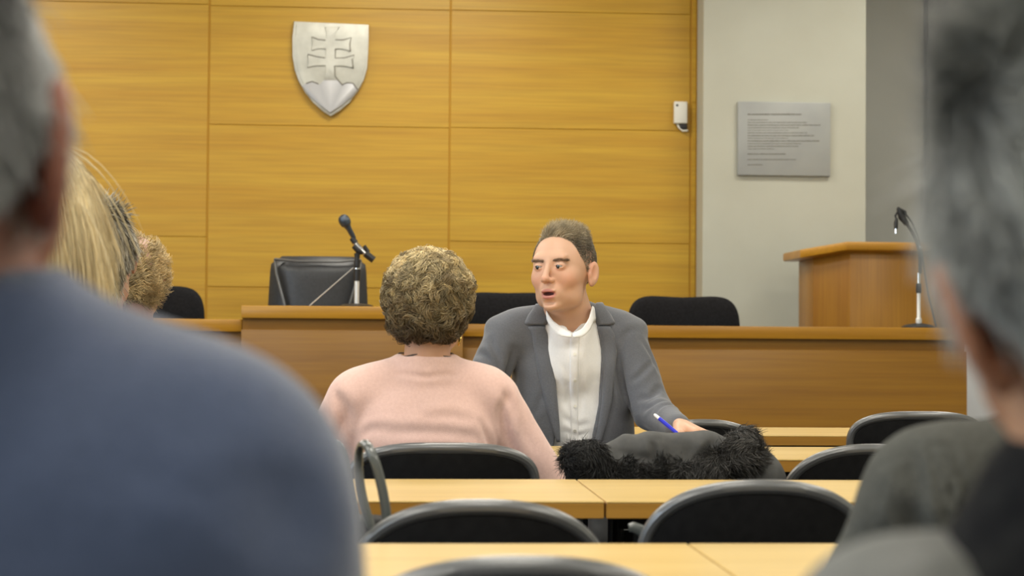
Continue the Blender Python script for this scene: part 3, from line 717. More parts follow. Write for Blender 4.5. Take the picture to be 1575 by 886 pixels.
# ================================================================== PEOPLE
def head_sdf(mouth=0.0, wide=1.0, ears=True, face=True, mz=0.0, jaw=0.0, slit=.0040, ear=.0, es=1.0, ez=0.0, flare=24):
    f = su([ell((0, .018, .030), (.076 * wide, .094, .088)), ell((0, -.022, .004), (.066 * wide, .072, .095)),
            ell((0, -.034, -.066 + jaw * .6), (.053 * wide, .054, .047))], .022)
    f = su([f, ell((0, -.080, -.100 + jaw), (.023, .018, .016)), ell((.040 * wide, -.056, -.020), (.024, .026, .026)), ell((-.040 * wide, -.056, -.020), (.024, .026, .026)),
            ell((.044 * wide, -.028, -.070), (.017, .028, .026)), ell((-.044 * wide, -.028, -.070), (.017, .028, .026))], .020)
    f = su([f, cap((-.040, -.080, .036), (.040, -.080, .036), .0095)], .014)
    for s in (-1, 1): f = ss(f, ell((s * .031, -.103, .014), (.019, .018, .0125)), .012)
    f = su([f, cap((0, -.088, .026), (0, -.112, -.018), .0065, .0088), ell((0, -.113, -.022), (.0105, .0105, .0088)), ell((.0120, -.100, -.025), (.0078, .0100, .0068)), ell((-.0120, -.100, -.025), (.0078, .0100, .0068))], .0075)
    for s in (-1, 1): f = ss(f, ell((s * .0062, -.108, -.033), (.0034, .005, .004)), .002)
    # muzzle and lips
    f = su([f, ell((0, -.083, -.055 - mz), (.028, .016, .026))], .014)
    m = mouth
    f = su([f, ell((-.008, -.0975, -.0495 - mz), (.014, .0065, .0048)), ell((.008, -.0975, -.0495 - mz), (.014, .0065, .0048)), ell((0, -.0955, -.0620 - m - mz), (.0185, .0072, .0062))], .0045)
    f = ss(f, ell((0, -.101, -.0555 - m * .5 - mz), (.0185, .013, .0016 + m * .75)), .002)
    f = ss(f, ell((0, -.094, -.078 - m - mz), (.016, .008, .006)), .008)
    # eyelids round the eyeballs
    for s in (-1, 1):
        f = su([f, ell((s * .031, -.0795, .013), (.0165, .0140, .0135))], .004)
        f = ss(f, ell((s * .031, -.0965, .0118), (.0140, .014, slit)), .0015)
        f = ss(f, cap((s * .018, -.098, .0265), (s * .045, -.089, .0255), .0016), .003)
    if ears:
        for s in (-1, 1):
            e = su([ell((s * (.0800 * wide + ear), .012, ez), (.0065 * es, .0170 * es, .0300 * es), (math.radians(-10), 0, -s * math.radians(flare))),
                    ell((s * .0775 * wide, .006, -.024 + ez), (.006, .009, .011))], .006)
            e = ss(e, ell((s * (.0875 * wide + ear), .008, .004 + ez), (.0065, .0095 * es, .0185 * es), (math.radians(-10), 0, -s * math.radians(flare))), .003)
            e = su([e, ell((s * .078 * wide, -.003, -.004 + ez), (.0035, .004, .007))], .004)
            f = su([f, e], .005)
    return f
def hand_sdf(side=1, curl=(30, 35, 25), spread=1.0, thumb=0.6):
    fs = []
    ks = [(.086, .029, .0), (.090, .009, .003), (.086, -.011, .002), (.078, -.030, -.003)]
    ln = [(.040, .025, .020), (.045, .029, .021), (.041, .027, .021), (.033, .021, .019)]
    palm = su([cap((0.0, y * .5, 0), (x - .006, y, z - .002), .0155, .0125) for x, y, z in ks], .010)
    allf = [palm]
    for (x, y, z), l in zip(ks, ln):
        a = np.array([x - .004, y, z]); ang = 0; r = .0098
        chain = []
        for j in range(3):
            ang += math.radians(curl[j]); d = np.array([math.cos(ang), (y * 1.2) * spread, -math.sin(ang)]); d /= np.linalg.norm(d)
            b = a + d * l[j]; chain.append(cap(a, b, r, r * .88)); a = b; r *= .88
        allf.append(su(chain, .003))
    t0 = np.array([.018, .030, -.008]); t1 = np.array([.050, .052, -.020]); t2 = t1 + np.array([.030, .004 - .02 * thumb, -.012 * thumb]); t3 = t2 + np.array([.022, -.012 * thumb, -.008])
    th = su([cap(t0, t1, .0145, .0120), cap(t1, t2, .0115, .0100), cap(t2, t3, .0098, .0082)], .005)
    palm2 = su([palm, th], .010)
    f = palm2
    def g(p):
        q = p.copy(); q[:, 1] *= side
        d = f(q)
        for c_ in allf[1:]:
            e = c_(q); k = .004; h = np.clip(.5 + .5 * (e - d) / k, 0, 1); d = e * (1 - h) + d * h - k * h * (1 - h)
        return d
    return g
def frame_xf(f, loc, X, Z):
    X = A(X); X /= np.linalg.norm(X); Z = A(Z); Z = Z - X * (Z @ X); Z /= np.linalg.norm(Z); Y = np.cross(Z, X)
    Rm = np.stack([X, Y, Z], 1); loc = A(loc)
    return lambda p: f((p - loc) @ Rm)
def join_parts(parts):
    Vs, Qs, Ts, o_ = [], [], [], 0
    for V, Q, T in parts:
        Vs.append(V); Qs.append(Q + o_); Ts.append(T); o_ += len(V)
    return np.concatenate(Vs), np.concatenate(Qs), np.concatenate(Ts)
def flat_tint(V, c): return np.tile(A(c), (len(V), 1))
def skin_tint(L, base, red=0.5, stubble=None, lips=True, hairline=None, haircol=None, mz=0.0):
    base = A(base); T = np.tile(base, (len(L), 1))
    def blob(c, r): return np.exp(-(((L - A(c)) / A(r)) ** 2).sum(1))[:, None]
    rd = base * A((1.0, .62, .58))
    for c_, r_, k in (((.045, -.07, -.025), (.03, .04, .025), .35), ((-.045, -.07, -.025), (.03, .04, .025), .35), ((0, -.115, -.022), (.015, .015, .012), .45),
                      ((.082, .012, -.0), (.012, .025, .035), .55), ((-.082, .012, -.0), (.012, .025, .035), .55), ((.031, -.095, .004), (.018, .02, .008), .25), ((-.031, -.095, .004), (.018, .02, .008), .25)):
        k_ = blob(c_, r_) * k * red * 2; T = T * (1 - k_) + rd * k_
    if lips:
        dl = ((L[:, 0] / .0215) ** 2 + ((L[:, 2] + .0585 + mz) / .0145) ** 2); k_ = (np.clip(1.25 - dl, 0, .5) / .5 * (L[:, 1] < -.088))[:, None] * .85
        T = T * (1 - k_) + A((.50, .17, .15)) * k_
        inner = (np.abs(L[:, 0]) < .016) & (np.abs(L[:, 2] + .0585 + mz) < .006) & (L[:, 1] > -.0955) & (L[:, 1] < -.075); T[inner] = (.10, .02, .02)
    if stubble is not None:
        k_ = (blob((0, -.07, -.085), (.055, .05, .035)) * stubble); T = T * (1 - k_) + base * .55 * k_
    if hairline is not None:
        zh = np.interp(L[:, 1], *hairline); k_ = (np.clip((L[:, 2] - zh) / .008 + .5, 0, 1) * (np.abs(L[:, 0]) < .0765))[:, None] * .85
        T = T * (1 - k_) + A(haircol) * k_
    return T
def loc2(V, loc, rot): return (V - A(loc)) @ q_rot(rot)
def lower_body(name_prefix, hip, knee_y, parent, seat=.47, spread=.11, face=1, col='trousers', feet=True):
    """seated thighs, shins and shoes; face=+1 legs go towards +y"""
    hx, hy = hip; L = []
    pel = ell((hx, hy, seat + .10), (.17, .13, .12))
    for s in (-1, 1):
        k_ = (hx + s * spread * 1.1, hy + face * knee_y, seat + .045); a_ = (hx + s * spread * 1.15, hy + face * (knee_y - .02), .10)
        L += [cap((hx + s * .085, hy, seat + .085), k_, .080, .060), cap(k_, a_, .060, .045)]
    V, Q = surfnet(su([pel] + L, .03), (hx - .3, hy - .55 - .15, .03), (hx + .3, hy + .7, seat + .26), .012)
    V = relax(V, Q, 2)
    link('trousers', npmesh('trousers', V, Q), M[col], parent)
    for s in (-1, 1):
        ax, ay = hx + s * spread * 1.15, hy + face * (knee_y - .02)
        V, Q = surfnet(su([ell((ax, ay + face * .08, .035), (.045, .13, .038)), ell((ax, ay, .06), (.045, .055, .06))], .02), (ax - .07, ay - .25, -.02), (ax + .07, ay + .25, .14), .008)
        V[:, 2] = np.maximum(V[:, 2], .002)
        link('shoe', npmesh('shoe', V, Q), M['blackp'], parent)
    return L
def person(name, label, headloc, headrot, hf, neck, core, skin, hh=.003, hands=(), tintf=None, group=None, neck_r=.055):
    """head, neck, hands and the core under the clothes, one body mesh; the mesh is the thing"""
    hl = A(headloc)
    nk = cap(neck[0], neck[1], neck_r, neck_r * 1.08)
    f = su([xf(hf, headloc, headrot), nk], .018)
    lo = np.minimum(hl - .15, A(neck[1]) - .09); hi = hl + .15
    V, Q = surfnet(f, lo, hi, hh); V = relax(V, Q, 1, .4)
    T = tintf(loc2(V, headloc, headrot))
    parts = [(V, Q, T)]
    lo, hi, cf = core
    V2, Q2 = surfnet(cf, lo, hi, .014); parts.append((V2, Q2, flat_tint(V2, skin)))
    for hfun, c0, rad, h_ in hands:
        V3, Q3 = surfnet(hfun, A(c0) - rad, A(c0) + rad, h_); parts.append((V3, Q3, flat_tint(V3, skin)))
    Vj, Qj, Tj = join_parts(parts)
    o = link(name, npmesh(name, Vj, Qj, True, Tj), M['skin'])
    tag(o, label, 'person', group)
    return o, (V, Q)
def cloth(name, f, lo, hi, h, m, parent, creases=(), nz=(0.0, 20), it=2, post=None):
    V, Q = surfnet(f, lo, hi, h); V = relax(V, Q, it)
    N = vnormals(V, Q)
    for pts, dp, r in creases: V = crease(V, N, pts, dp, r)
    if nz[0]: V = V + N * (nz[0] * (vnoise(V, nz[1]) + .5 * vnoise(V, nz[1] * 2.1, 3)))[:, None]
    if post is not None: V = post(V, N)
    V = relax(V, Q, 1, .4)
    o = link(name, npmesh(name, V, Q), m, parent)
    return o, V, Q
def bvh_of(V, Q): return BVHTree.FromPolygons([tuple(v) for v in V], [tuple(int(i) for i in q) for q in Q])
def hit_cam(bvh, px, py):
    o = Vector((0, 0, CZ)); d = (P(px, py, 1.0) - o).normalized()
    r = bvh.ray_cast(o, d)
    return r[0], r[1]
def drape(bvh, rows, name, m, parent, t0=-.002, t1=.006, nu=10, nv=30, bulge=0.0, yd=5.0):
    """strip lying on a garment: rows (left_px, right_px, y_px) -> thick closed panel"""
    rows = sorted(rows, key=lambda r: r[2]); ys = [r[2] for r in rows]
    G = np.zeros((nv + 1, nu + 1, 3)); NN = np.zeros_like(G)
    for j in range(nv + 1):
        y = ys[0] + (ys[-1] - ys[0]) * j / nv
        l = np.interp(y, ys, [r[0] for r in rows]); r = np.interp(y, ys, [r[1] for r in rows])
        for i in range(nu + 1):
            p, n = hit_cam(bvh, l + (r - l) * i / nu, y)
            if p is None:
                p, n = bvh.find_nearest(P(l + (r - l) * i / nu, y, yd))[:2]
            G[j, i] = p; NN[j, i] = n
    for _ in range(2):
        NN[1:-1] = (NN[1:-1] + NN[:-2] + NN[2:]) / 3; NN[:, 1:-1] = (NN[:, 1:-1] + NN[:, :-2] + NN[:, 2:]) / 3
    NN /= np.linalg.norm(NN, axis=2, keepdims=True) + 1e-9
    u = np.linspace(0, 1, nu + 1); pr = t1 + bulge * np.sin(u * math.pi)
    edge = np.minimum(1, np.minimum(u, 1 - u) * nu * .9 + .25)
    top = G + NN * (pr * edge)[None, :, None]; bot = G + NN * t0
    V = np.concatenate([top.reshape(-1, 3), bot.reshape(-1, 3)]); W = nu + 1; n0 = W * (nv + 1); Qs = []
    for j in range(nv):
        for i in range(nu):
            a = j * W + i; Qs.append((a, a + 1, a + W + 1, a + W)); Qs.append((n0 + a, n0 + a + W, n0 + a + W + 1, n0 + a + 1))
    for j in range(nv):
        for i in (0, nu):
            a = j * W + i; q = (a, a + W, n0 + a + W, n0 + a); Qs.append(q if i == 0 else q[::-1])
    for i in range(nu):
        for j in (0, nv):
            a = j * W + i; q = (a, n0 + a, n0 + a + 1, a + 1); Qs.append(q if j == 0 else q[::-1])
    return link(name, npmesh(name, V, Qs), m, parent)
def band(low, high, th, name, m, parent, closed=False, nv=5, flare=None):
    low = np.array([tuple(p) for p in low]); high = np.array([tuple(p) for p in high])
    def res(Pt, n=48):
        s = np.r_[0, np.cumsum(np.linalg.norm(np.diff(Pt, axis=0), axis=1))]; q = np.linspace(0, s[-1], n)
        R_ = np.stack([np.interp(q, s, Pt[:, k]) for k in range(3)], 1)
        for _ in range(3): R_[1:-1] = (R_[:-2] + 2 * R_[1:-1] + R_[2:]) / 4
        return R_
    a, b = res(low), res(high); n = len(a)
    G = np.stack([a + (b - a) * v for v in np.linspace(0, 1, nv)])
    tu = np.gradient(G, axis=1); tv = np.gradient(G, axis=0); N = np.cross(tu, tv); N /= np.linalg.norm(N, axis=2, keepdims=True) + 1e-9
    e = np.array([.4] + [1] * (nv - 2) + [.4])[:, None, None]
    V = np.concatenate([(G + N * th / 2 * e).reshape(-1, 3), (G - N * th / 2 * e).reshape(-1, 3)]); n0 = n * nv; Q = []
    for j in range(nv - 1):
        for i in range(n - 1):
            k = j * n + i; Q.append((k, k + 1, k + n + 1, k + n)); Q.append((n0 + k, n0 + k + n, n0 + k + n + 1, n0 + k + 1))
    for i in range(n - 1):
        Q.append((i, n0 + i, n0 + i + 1, i + 1)); k = (nv - 1) * n + i; Q.append((k, k + 1, n0 + k + 1, n0 + k))
    for j in range(nv - 1):
        k = j * n; Q.append((k, k + n, n0 + k + n, n0 + k)); k = j * n + n - 1; Q.append((k, n0 + k, n0 + k + n, k + n))
    return link(name, npmesh(name, V, Q), m, parent)
def roots_on(V, Q, mask, n):
    N = vnormals(V, Q); vi = np.flatnonzero(mask); pick = RNG.choice(vi, n); p = V[pick] + RNG.normal(size=(n, 3)) * .0012
    return p, N[pick]
def grow(p, n, flow, length, S=6, grav=0.0, curl=0.0, freq=2.0, lift=0.35, jit=.15):
    """hairs leave along n, then turn to flow (N,3); optional helix curl"""
    N_ = len(p); s = np.linspace(0, 1, S); L_ = length if hasattr(length, '__len__') else np.full(N_, length)
    flow = flow + RNG.normal(size=flow.shape) * jit; flow /= np.linalg.norm(flow, axis=1, keepdims=True) + 1e-9
    path = np.zeros((N_, S, 3)); path[:, 0] = p; cur = p.copy()
    for k in range(1, S):
        wgt = lift * (1 - s[k]) ** 1.2
        d = n * wgt + flow * (1 - wgt); d[:, 2] -= grav * s[k]; d /= np.linalg.norm(d, axis=1, keepdims=True)
        cur = cur + d * (L_ / (S - 1))[:, None]; path[:, k] = cur
    if curl:
        a1 = np.cross(flow, n); a1 /= np.linalg.norm(a1, axis=1, keepdims=True) + 1e-9
        ph = RNG.random(N_)[:, None] * .9 + vnoise(p, 40)[:, None] * 3
        ang = ph + freq * 2 * math.pi * s[None]
        path += curl * s[None, :, None] * (a1[:, None] * np.cos(ang)[..., None] + n[:, None] * np.sin(ang)[..., None])
    return path

# ---------------------------------------------------------------- the man in the grey suit
HM = P(866, 417, 4.98); RM = (math.radians(2), math.radians(-1.5), math.radians(-31))
hfM = head_sdf(mouth=.0045, wide=1.05, mz=.004, jaw=.006, slit=.0027, ear=.002, es=1.12, ez=-.010, flare=26)
SKM = (.66, .40, .27)
shL = P(774, 517, 5.06); shR = P(966, 521, 5.06); elR = P(1003, 632, 4.98); wrR = P(1046, 657, 4.76); elL = P(722, 640, 5.0); wrL = P(742, 655, 4.72)
nb = P(884, 505, 5.08)
hxM = P(880, 600, 5.08).x
hairlineM = ([-.12, -.085, -.070, -.058, -.046, -.036, -.022, -.008, .006, .03, .06, .12], [.125, .112, .104, .096, .078, .040, .020, -.004, .030, .000, -.035, -.050])
handR = frame_xf(hand_sdf(-1, (62, 55, 40), .5, 1.0), tuple(wrR + Vector((.004, -.012, .004))), (.50, -.72, -.20), (.22, .10, 1))
handL = frame_xf(hand_sdf(1, (25, 30, 20), .6, .6), tuple(wrL), (.35, -.9, -.05), (0, 0, 1))
core = su([ell((hxM, 5.10, .80), (.14, .085, .26)), cap(shL, shR, .045), cap(shL, elL, .035), cap(elL, wrL, .03, .026), cap(shR, elR, .035), cap(elR, wrR, .03, .026)], .02)
man, (Vh, Qh) = person('person', 'man in grey suit and open-necked white shirt, facing the camera, pen in hand', HM, RM, hfM, (HM + Vector((.006, .03, -.07)), nb + Vector((0, .0, -.02))),
    ((hxM - .33, 4.6, .5), (hxM + .33, 5.25, 1.14), core), SKM, .0021, [(handR, wrR + Vector((.04, -.06, 0)), .13, .0025), (handL, wrL + Vector((.03, -.08, 0)), .13, .004)],
    lambda L: skin_tint(L, SKM, .5, .12, True, hairlineM, (.22, .165, .11), mz=.004), neck_r=.063)
mw = Matrix.Translation(HM) @ __import__('mathutils').Euler(RM).to_matrix().to_4x4()
def hl(p): return mw @ Vector(p)
for s in (-1, 1):
    ev = MB(); r_ = bmesh.ops.create_uvsphere(ev.bm, u_segments=20, v_segments=14, radius=.0122)
    bmesh.ops.translate(ev.bm, verts=r_['verts'], vec=hl((s * .031, -.0805, .0125))); eo = ev.build('eyeball', M['eyewhite'], man, 80)
    g = (Vector((-.30, -.93, -.06))).normalized()     # gaze further to his right
    cen = Vector((s * .031, -.0805, .0120)) + g * .0104
    MB().lathe([(.0066, 0), (.0054, .0016), (.0012, .0022)], hl(cen), (mw.to_3x3() @ g), 16).build('iris', M['iris'], eo)
LV = loc2(Vh, HM, RM)
# eyebrows
zb = np.abs(LV[:, 2] - (.0268 + .002 * np.sin((np.abs(LV[:, 0]) - .012) / .036 * 3.0))) < .0019
mk = zb & (np.abs(LV[:, 0]) > .013) & (np.abs(LV[:, 0]) < .050) & (LV[:, 1] < -.05)
Rw = q_rot(RM)
for sd_ in (-1, 1):
    p_, n_ = roots_on(Vh, Qh, mk & (LV[:, 0] * sd_ > 0), 240)
    fl = np.tile(A((sd_, 0, .25)), (240, 1)) @ Rw.T
    strands(grow(p_, n_, fl, .008, 4, lift=.2, jit=.25), .00045, np.tile(A((.26, .17, .11)), (240, 1)) * (.7 + .6 * RNG.random((240, 1))), 'eyebrow', M['hair'], man)
# hair
zh = np.interp(LV[:, 1], *hairlineM); mk = (LV[:, 2] > zh) & (np.abs(LV[:, 0]) < np.where(LV[:, 2] > .016, .0835, .0775))
n0 = 15000; p_, n_ = roots_on(Vh, Qh, mk, n0); Lp = (p_ - A(HM)) @ Rw
top = np.clip((Lp[:, 2] - .060) / .035, 0, 1) * np.clip((.080 - np.abs(Lp[:, 0])) / .05, 0, 1)
flL = np.stack([.45 + .8 * vnoise(Lp, 45) - 0 * Lp[:, 0], .10 + .7 * (1 - top) + .4 * vnoise(Lp, 30, 2), .55 * top - .9 * (1 - top)], 1)
flL[:, 0] = flL[:, 0] * top + Lp[:, 0] * 2 * (1 - top)
ln_ = .0055 + .021 * top * (.7 + .6 * RNG.random(n0))
tt = A((.17, .145, .11)) * (1 - top[:, None]) + A((.44, .36, .235)) * top[:, None]
tt = tt * (1 + .5 * vnoise(Lp, 45, 5)[:, None]) * (.65 + .7 * RNG.random((n0, 1)))
strands(grow(p_, n_, flL @ Rw.T, ln_, 6, lift=.75, jit=.22, curl=.002, freq=.6), .00055, tt, 'hair', M['hair'], man)

# shirt and jacket
torso = su([ell((hxM, 5.10, .80), (.165, .118, .27)), cap(P(800, 520, 5.09), P(948, 522, 5.09), .074), rbox((hxM, 5.09, .86), (.155, .095, .14), .07), 
            cap(nb + Vector((-.02, .01, .035)), shL + Vector((.03, .0, .035)), .040, .030), cap(nb + Vector((.02, .01, .035)), shR + Vector((-.03, 0, .035)), .040, .030)], .04)
zof = lambda py, Y=4.93: P(880, py, Y).z
xof = lambda px, Y=4.93: P(px, 600, Y).x
def bound(pts):
    zz_ = [zof(q[1]) for q in pts][::-1]; xx_ = [xof(q[0]) for q in pts][::-1]
    return lambda z: np.interp(z, zz_, xx_)
xl_ = bound([(838, 470), (845, 505), (853, 560), (858, 620), (860, 660), (850, 720)]); xr_ = bound([(914, 470), (922, 505), (928, 550), (925, 620), (915, 670), (912, 720)])
neckcut = cap(P(880, 515, 4.985), P(879, 462, 5.03), .004, .074)
shirt_f = ss(su([off(torso, -.010), ell(P(879, 560, 5.055), (.066, .085, .085)), cap(P(878, 512, 5.045), P(878, 560, 5.04), .066, .070)], .045), neckcut, .006)
lo, hi = (hxM - .24, 4.86, .52), (hxM + .24, 5.30, 1.16)
cr = [([P(869, 640, 4.93), P(890, 660, 4.92), P(912, 655, 4.93)], .004, .009), ([P(868, 600, 4.92), P(880, 640, 4.92)], .003, .007), ([P(866, 668, 4.94), P(890, 682, 4.93), P(915, 672, 4.94)], .004, .009),
      ([P(905, 560, 4.92), P(900, 620, 4.92), P(893, 650, 4.92)], .003, .008), ([P(860, 560, 4.93), P(876, 590, 4.92)], .0025, .007)]
so, Vs, Qs = cloth('shirt', shirt_f, lo, hi, .005, M['shirt'], man, cr, (.0012, 28))
bs = bvh_of(Vs, Qs)
drape(bs, [(877, 891, 516), (876, 890, 560), (877, 889, 620), (878, 890, 690)], 'button_placket', M['shirt'], man, -.003, .0022, 5, 30)
for py in (545, 585, 625, 662):
    p, n = hit_cam(bs, 884, py); MB().lathe([(.0045, 0), (.0045, .0018)], p + n * .002, n, 14).build('shirt_button', M['plastic'], man)
jk_arms = [cap(shR + Vector((-.006, 0, 0)), elR, .056, .054), cap(elR, wrR + Vector((-.006, .012, 0)), .052, .036), cap(shL + Vector((.006, 0, 0)), elL, .056, .052), cap(elL, wrL, .050, .036)]
jbody = su([off(torso, .004), ell((hxM, 5.10, .66), (.185, .13, .2))], .04)
jall = su([jbody, cap(P(815, 496, 5.08), P(765, 506, 5.07), .036, .036), cap(P(930, 494, 5.08), P(976, 508, 5.07), .036, .036)] + jk_arms, .018)
jall = ss(jall, cap(P(878, 498, 4.99), P(880, 430, 5.04), .056, .068), .008)
def opening(p):
    dx = np.maximum(xl_(p[:, 2]) - p[:, 0], p[:, 0] - xr_(p[:, 2])); return np.maximum(dx, p[:, 1] - 5.08)
inner = off(torso, -.014)
jack = ss(ss(jall, opening, .003), inner, .003)
lo, hi = (hxM - .36, 4.66, .50), (hxM + .36, 5.32, 1.17)
cr = [([P(948, 540, 5.0), P(957, 590, 5.0), P(966, 645, 4.98)], .010, .012), ([P(790, 540, 5.0), P(784, 590, 5.0), P(778, 650, 5.0)], .010, .012),
      ([P(1000, 560, 5.0), P(985, 575, 4.95), P(968, 585, 4.95)], .004, .008), ([P(1020, 592, 4.95), P(1000, 606, 4.92), P(978, 610, 4.93)], .006, .009), ([P(1035, 610, 4.9), P(1008, 626, 4.88), P(982, 628, 4.9)], .005, .008),
      ([P(1040, 622, 4.88), P(1015, 642, 4.84)], .004, .007), ([P(722, 535, 5.02), P(745, 545, 4.98), P(770, 575, 4.98)], .007, .010), ([P(745, 512, 4.98), P(760, 535, 4.98), P(775, 570, 4.98)], .005, .009),
      ([P(990, 520, 5.0), P(1004, 545, 5.0), P(1004, 575, 5)], .004, .008), ([P(815, 640, 4.95), P(835, 600, 4.95)], .003, .010), ([P(950, 640, 4.95), P(940, 590, 4.95)], .003, .012),
      ([P(985, 500, 5.0), P(962, 512, 4.98), P(952, 545, 4.98)], .003, .010)]
cr = [(p_c, d_c * 1.15, r_c) for p_c, d_c, r_c in cr]
jo, Vj, Qj = cloth('jacket', jack, lo, hi, .0048, M['suit'], man, cr, (.0014, 16))
Vc, Qc = surfnet(jall, lo, hi, .008); bj = bvh_of(relax(Vc, Qc, 2), Qc)
drape(bj, [(812, 838, 503), (818, 843, 515), (822, 850, 545), (828, 854, 575), (838, 858, 620), (848, 861, 655), (856, 862, 680)], 'lapel', M['suit'], man, -.004, .0075, 8, 36, .003)
drape(bj, [(918, 939, 503), (922, 946, 515), (927, 949, 545), (928, 945, 575), (925, 940, 620), (920, 932, 655), (914, 922, 684)], 'lapel', M['suit'], man, -.004, .0075, 8, 36, .003)
drape(bj, [(822, 838, 472), (812, 842, 485), (806, 843, 498), (813, 836, 500.5)], 'collar', M['suit'], man, -.004, .0085, 8, 14, .002)
drape(bj, [(914, 928, 470), (914, 940, 485), (918, 947, 498), (920, 937, 501)], 'collar', M['suit'], man, -.004, .0085, 8, 14, .002)
# collar stand round the back of the neck
Cn = nb + Vector((-.002, .0, .0))
def ringp(r, dz, a0, a1, c=Cn, ry=.9, n=17, tilt=.0):
    return [c + Vector((r * math.sin(q), -r * ry * math.cos(q) , dz + tilt * math.cos(q))) for q in [math.radians(a0 + (a1 - a0) * k / (n - 1)) for k in range(n)]]
band(ringp(.088, .012, 55, 305, tilt=-.020), ringp(.072, .060, 48, 312, tilt=-.020), .006, 'back_collar', M['suit'], man)
# shirt collar leaves
band([P(879, 519, 4.915), P(862, 517, 4.92), P(849, 508, 4.945), P(842, 494, 4.97)] + ringp(.078, .018, 270, 180)[4:],
     [P(880, 513, 4.925), P(866, 505, 4.935), P(850, 493, 4.955), P(840, 478, 4.985)] + ringp(.068, .055, 270, 180)[4:], .0045, 'shirt_collar', M['shirt'], man)
band([P(881, 519, 4.915), P(897, 518, 4.92), P(907, 509, 4.94), P(913, 494, 4.965)] + ringp(.078, .018, 90, 180)[4:],
     [P(880, 513, 4.925), P(895, 506, 4.935), P(906, 490, 4.955), P(911, 470, 4.985)] + ringp(.068, .055, 90, 180)[4:], .0045, 'shirt_collar', M['shirt'], man)
lower_body('man', (hxM, 5.08), .38, man, .47, .12, -1)
# pocket and cuff buttons
# pen
t = empty('pen', P(1020, 650, 4.68)); tag(t, 'blue and white ballpoint pen in the suited man\'s hand', 'pen')
pa, pb = P(1006, 637, 4.69), P(1042, 667, 4.655)
pd = (pb - pa)
MB().lathe([(.0025, 0), (.0042, .004), (.0045, pd.length * .24)], pa, pd, 14).build('cap_end', M['penwhite'], t)
MB().lathe([(.0050, pd.length * .22), (.0052, pd.length * .6), (.0048, pd.length * .95), (.001, pd.length * 1.15)], pa, pd, 14).build('barrel', M['penblue'], t)

# ---------------------------------------------------------------- the woman in the pink sweater
YW_ = 4.03
HW = P(659, 466, YW_); RW = (math.radians(4), 0, math.radians(180 - 16))
SKW = (.58, .33, .22)
sl, sr = P(540, 615, YW_), P(762, 617, YW_); el_, er_ = P(480, 745, YW_ + .02), P(862, 778, YW_ + .0); wl_, wr_ = P(560, 672, 4.42), P(790, 672, 4.42)
nW = P(655, 566, YW_ + .0)
hxW = nW.x
core = su([ell((hxW, 4.02, .70), (.12, .07, .2)), cap(sl, sr, .035), cap(sl, el_, .03), cap(el_, wl_, .026, .022), cap(sr, er_, .03), cap(er_, wr_, .026, .022)], .02)
hd1 = frame_xf(hand_sdf(1, (20, 25, 20), .6, .5), tuple(wl_), (.3, .95, -.05), (0, 0, 1)); hd2 = frame_xf(hand_sdf(-1, (20, 25, 20), .6, .5), tuple(wr_), (-.3, .95, -.05), (0, 0, 1))
woman, (Vh, Qh) = person('person', 'woman seen from behind in a pale pink sweater, with short curly blond-brown hair', HW, RW, head_sdf(wide=.95), (HW + Vector((0, -.02, -.06)), nW + Vector((0, -.01, -.03))),
    ((hxW - .33, 3.85, .45), (hxW + .36, 4.5, 1.0), core), SKW, .003, [(hd1, wl_ + Vector((.03, .08, 0)), .13, .005), (hd2, wr_ + Vector((-.03, .08, 0)), .13, .005)],
    lambda L: skin_tint(L, SKW, .5), neck_r=.049)
fW = su([ell((hxW, 4.03, .72), (.160, .118, .23)), cap(P(575, 611, YW_), P(735, 611, YW_), .066), ell((hxW, 3.985, .80), (.15, .08, .13)), cap(nW + Vector((0, 0, -.01)), P(560, 600, YW_), .055, .050), cap(nW + Vector((0, 0, -.01)), P(745, 600, YW_), .055, .050),
         cap(sl, el_, .056, .050), cap(el_, wl_, .048, .034), cap(sr, er_, .056, .048), cap(er_, wr_, .048, .034), ell((hxW, 4.03, .58), (.175, .13, .16))], .030)
nkc = cap(nW + Vector((0, 0, .050)), nW + Vector((0, 0, -.03)), .062, .082)
fW = su([fW, inter(nkc, lambda p: p[:, 2] - (nW.z + .027))], .010)
fW = ss(fW, cap(nW + Vector((0, 0, .1)), nW + Vector((0, -.00, -.0)), .054), .006)
cr = [([P(602, 566, 3.95), P(630, 573, 3.93), P(655, 575, 3.92), P(685, 573, 3.93), P(712, 565, 3.95)], .0035, .006),
      ([P(783, 606, 3.97), P(776, 636, 3.95), P(777, 660, 3.95), P(786, 720, 3.97)], .009, .011), ([P(748, 648, 3.93), P(762, 668, 3.93), P(772, 700, 3.95)], .006, .009), ([P(732, 650, 3.93), P(690, 641, 3.92), P(650, 646, 3.92)], .0025, .012),
      ([P(527, 612, 3.98), P(531, 640, 3.96), P(523, 680, 3.97)], .010, .012), ([P(512, 596, 3.99), P(520, 620, 3.97), P(523, 650, 3.97)], .004, .010), ([P(533, 670, 3.94), P(560, 660, 3.93), P(600, 655, 3.92)], .003, .010),
      ([P(810, 660, 3.97), P(830, 700, 3.97)], .002, .012), ([P(780, 600, 3.96), P(792, 625, 3.96), P(788, 650, 3.96)], .004, .009), ([P(560, 668, 3.93), P(680, 662, 3.91), P(760, 676, 3.93)], .0035, .012)]
cr = [(p_c, d_c * 1.0, r_c) for p_c, d_c, r_c in cr]
cloth('sweater', fW, (hxW - .36, 3.84, .44), (hxW + .40, 4.50, 1.05), .0052, M['pink'], woman, cr, (.0016, 18))
lower_body('woman', (hxW, 4.02), .42, woman, .47, .10, 1)
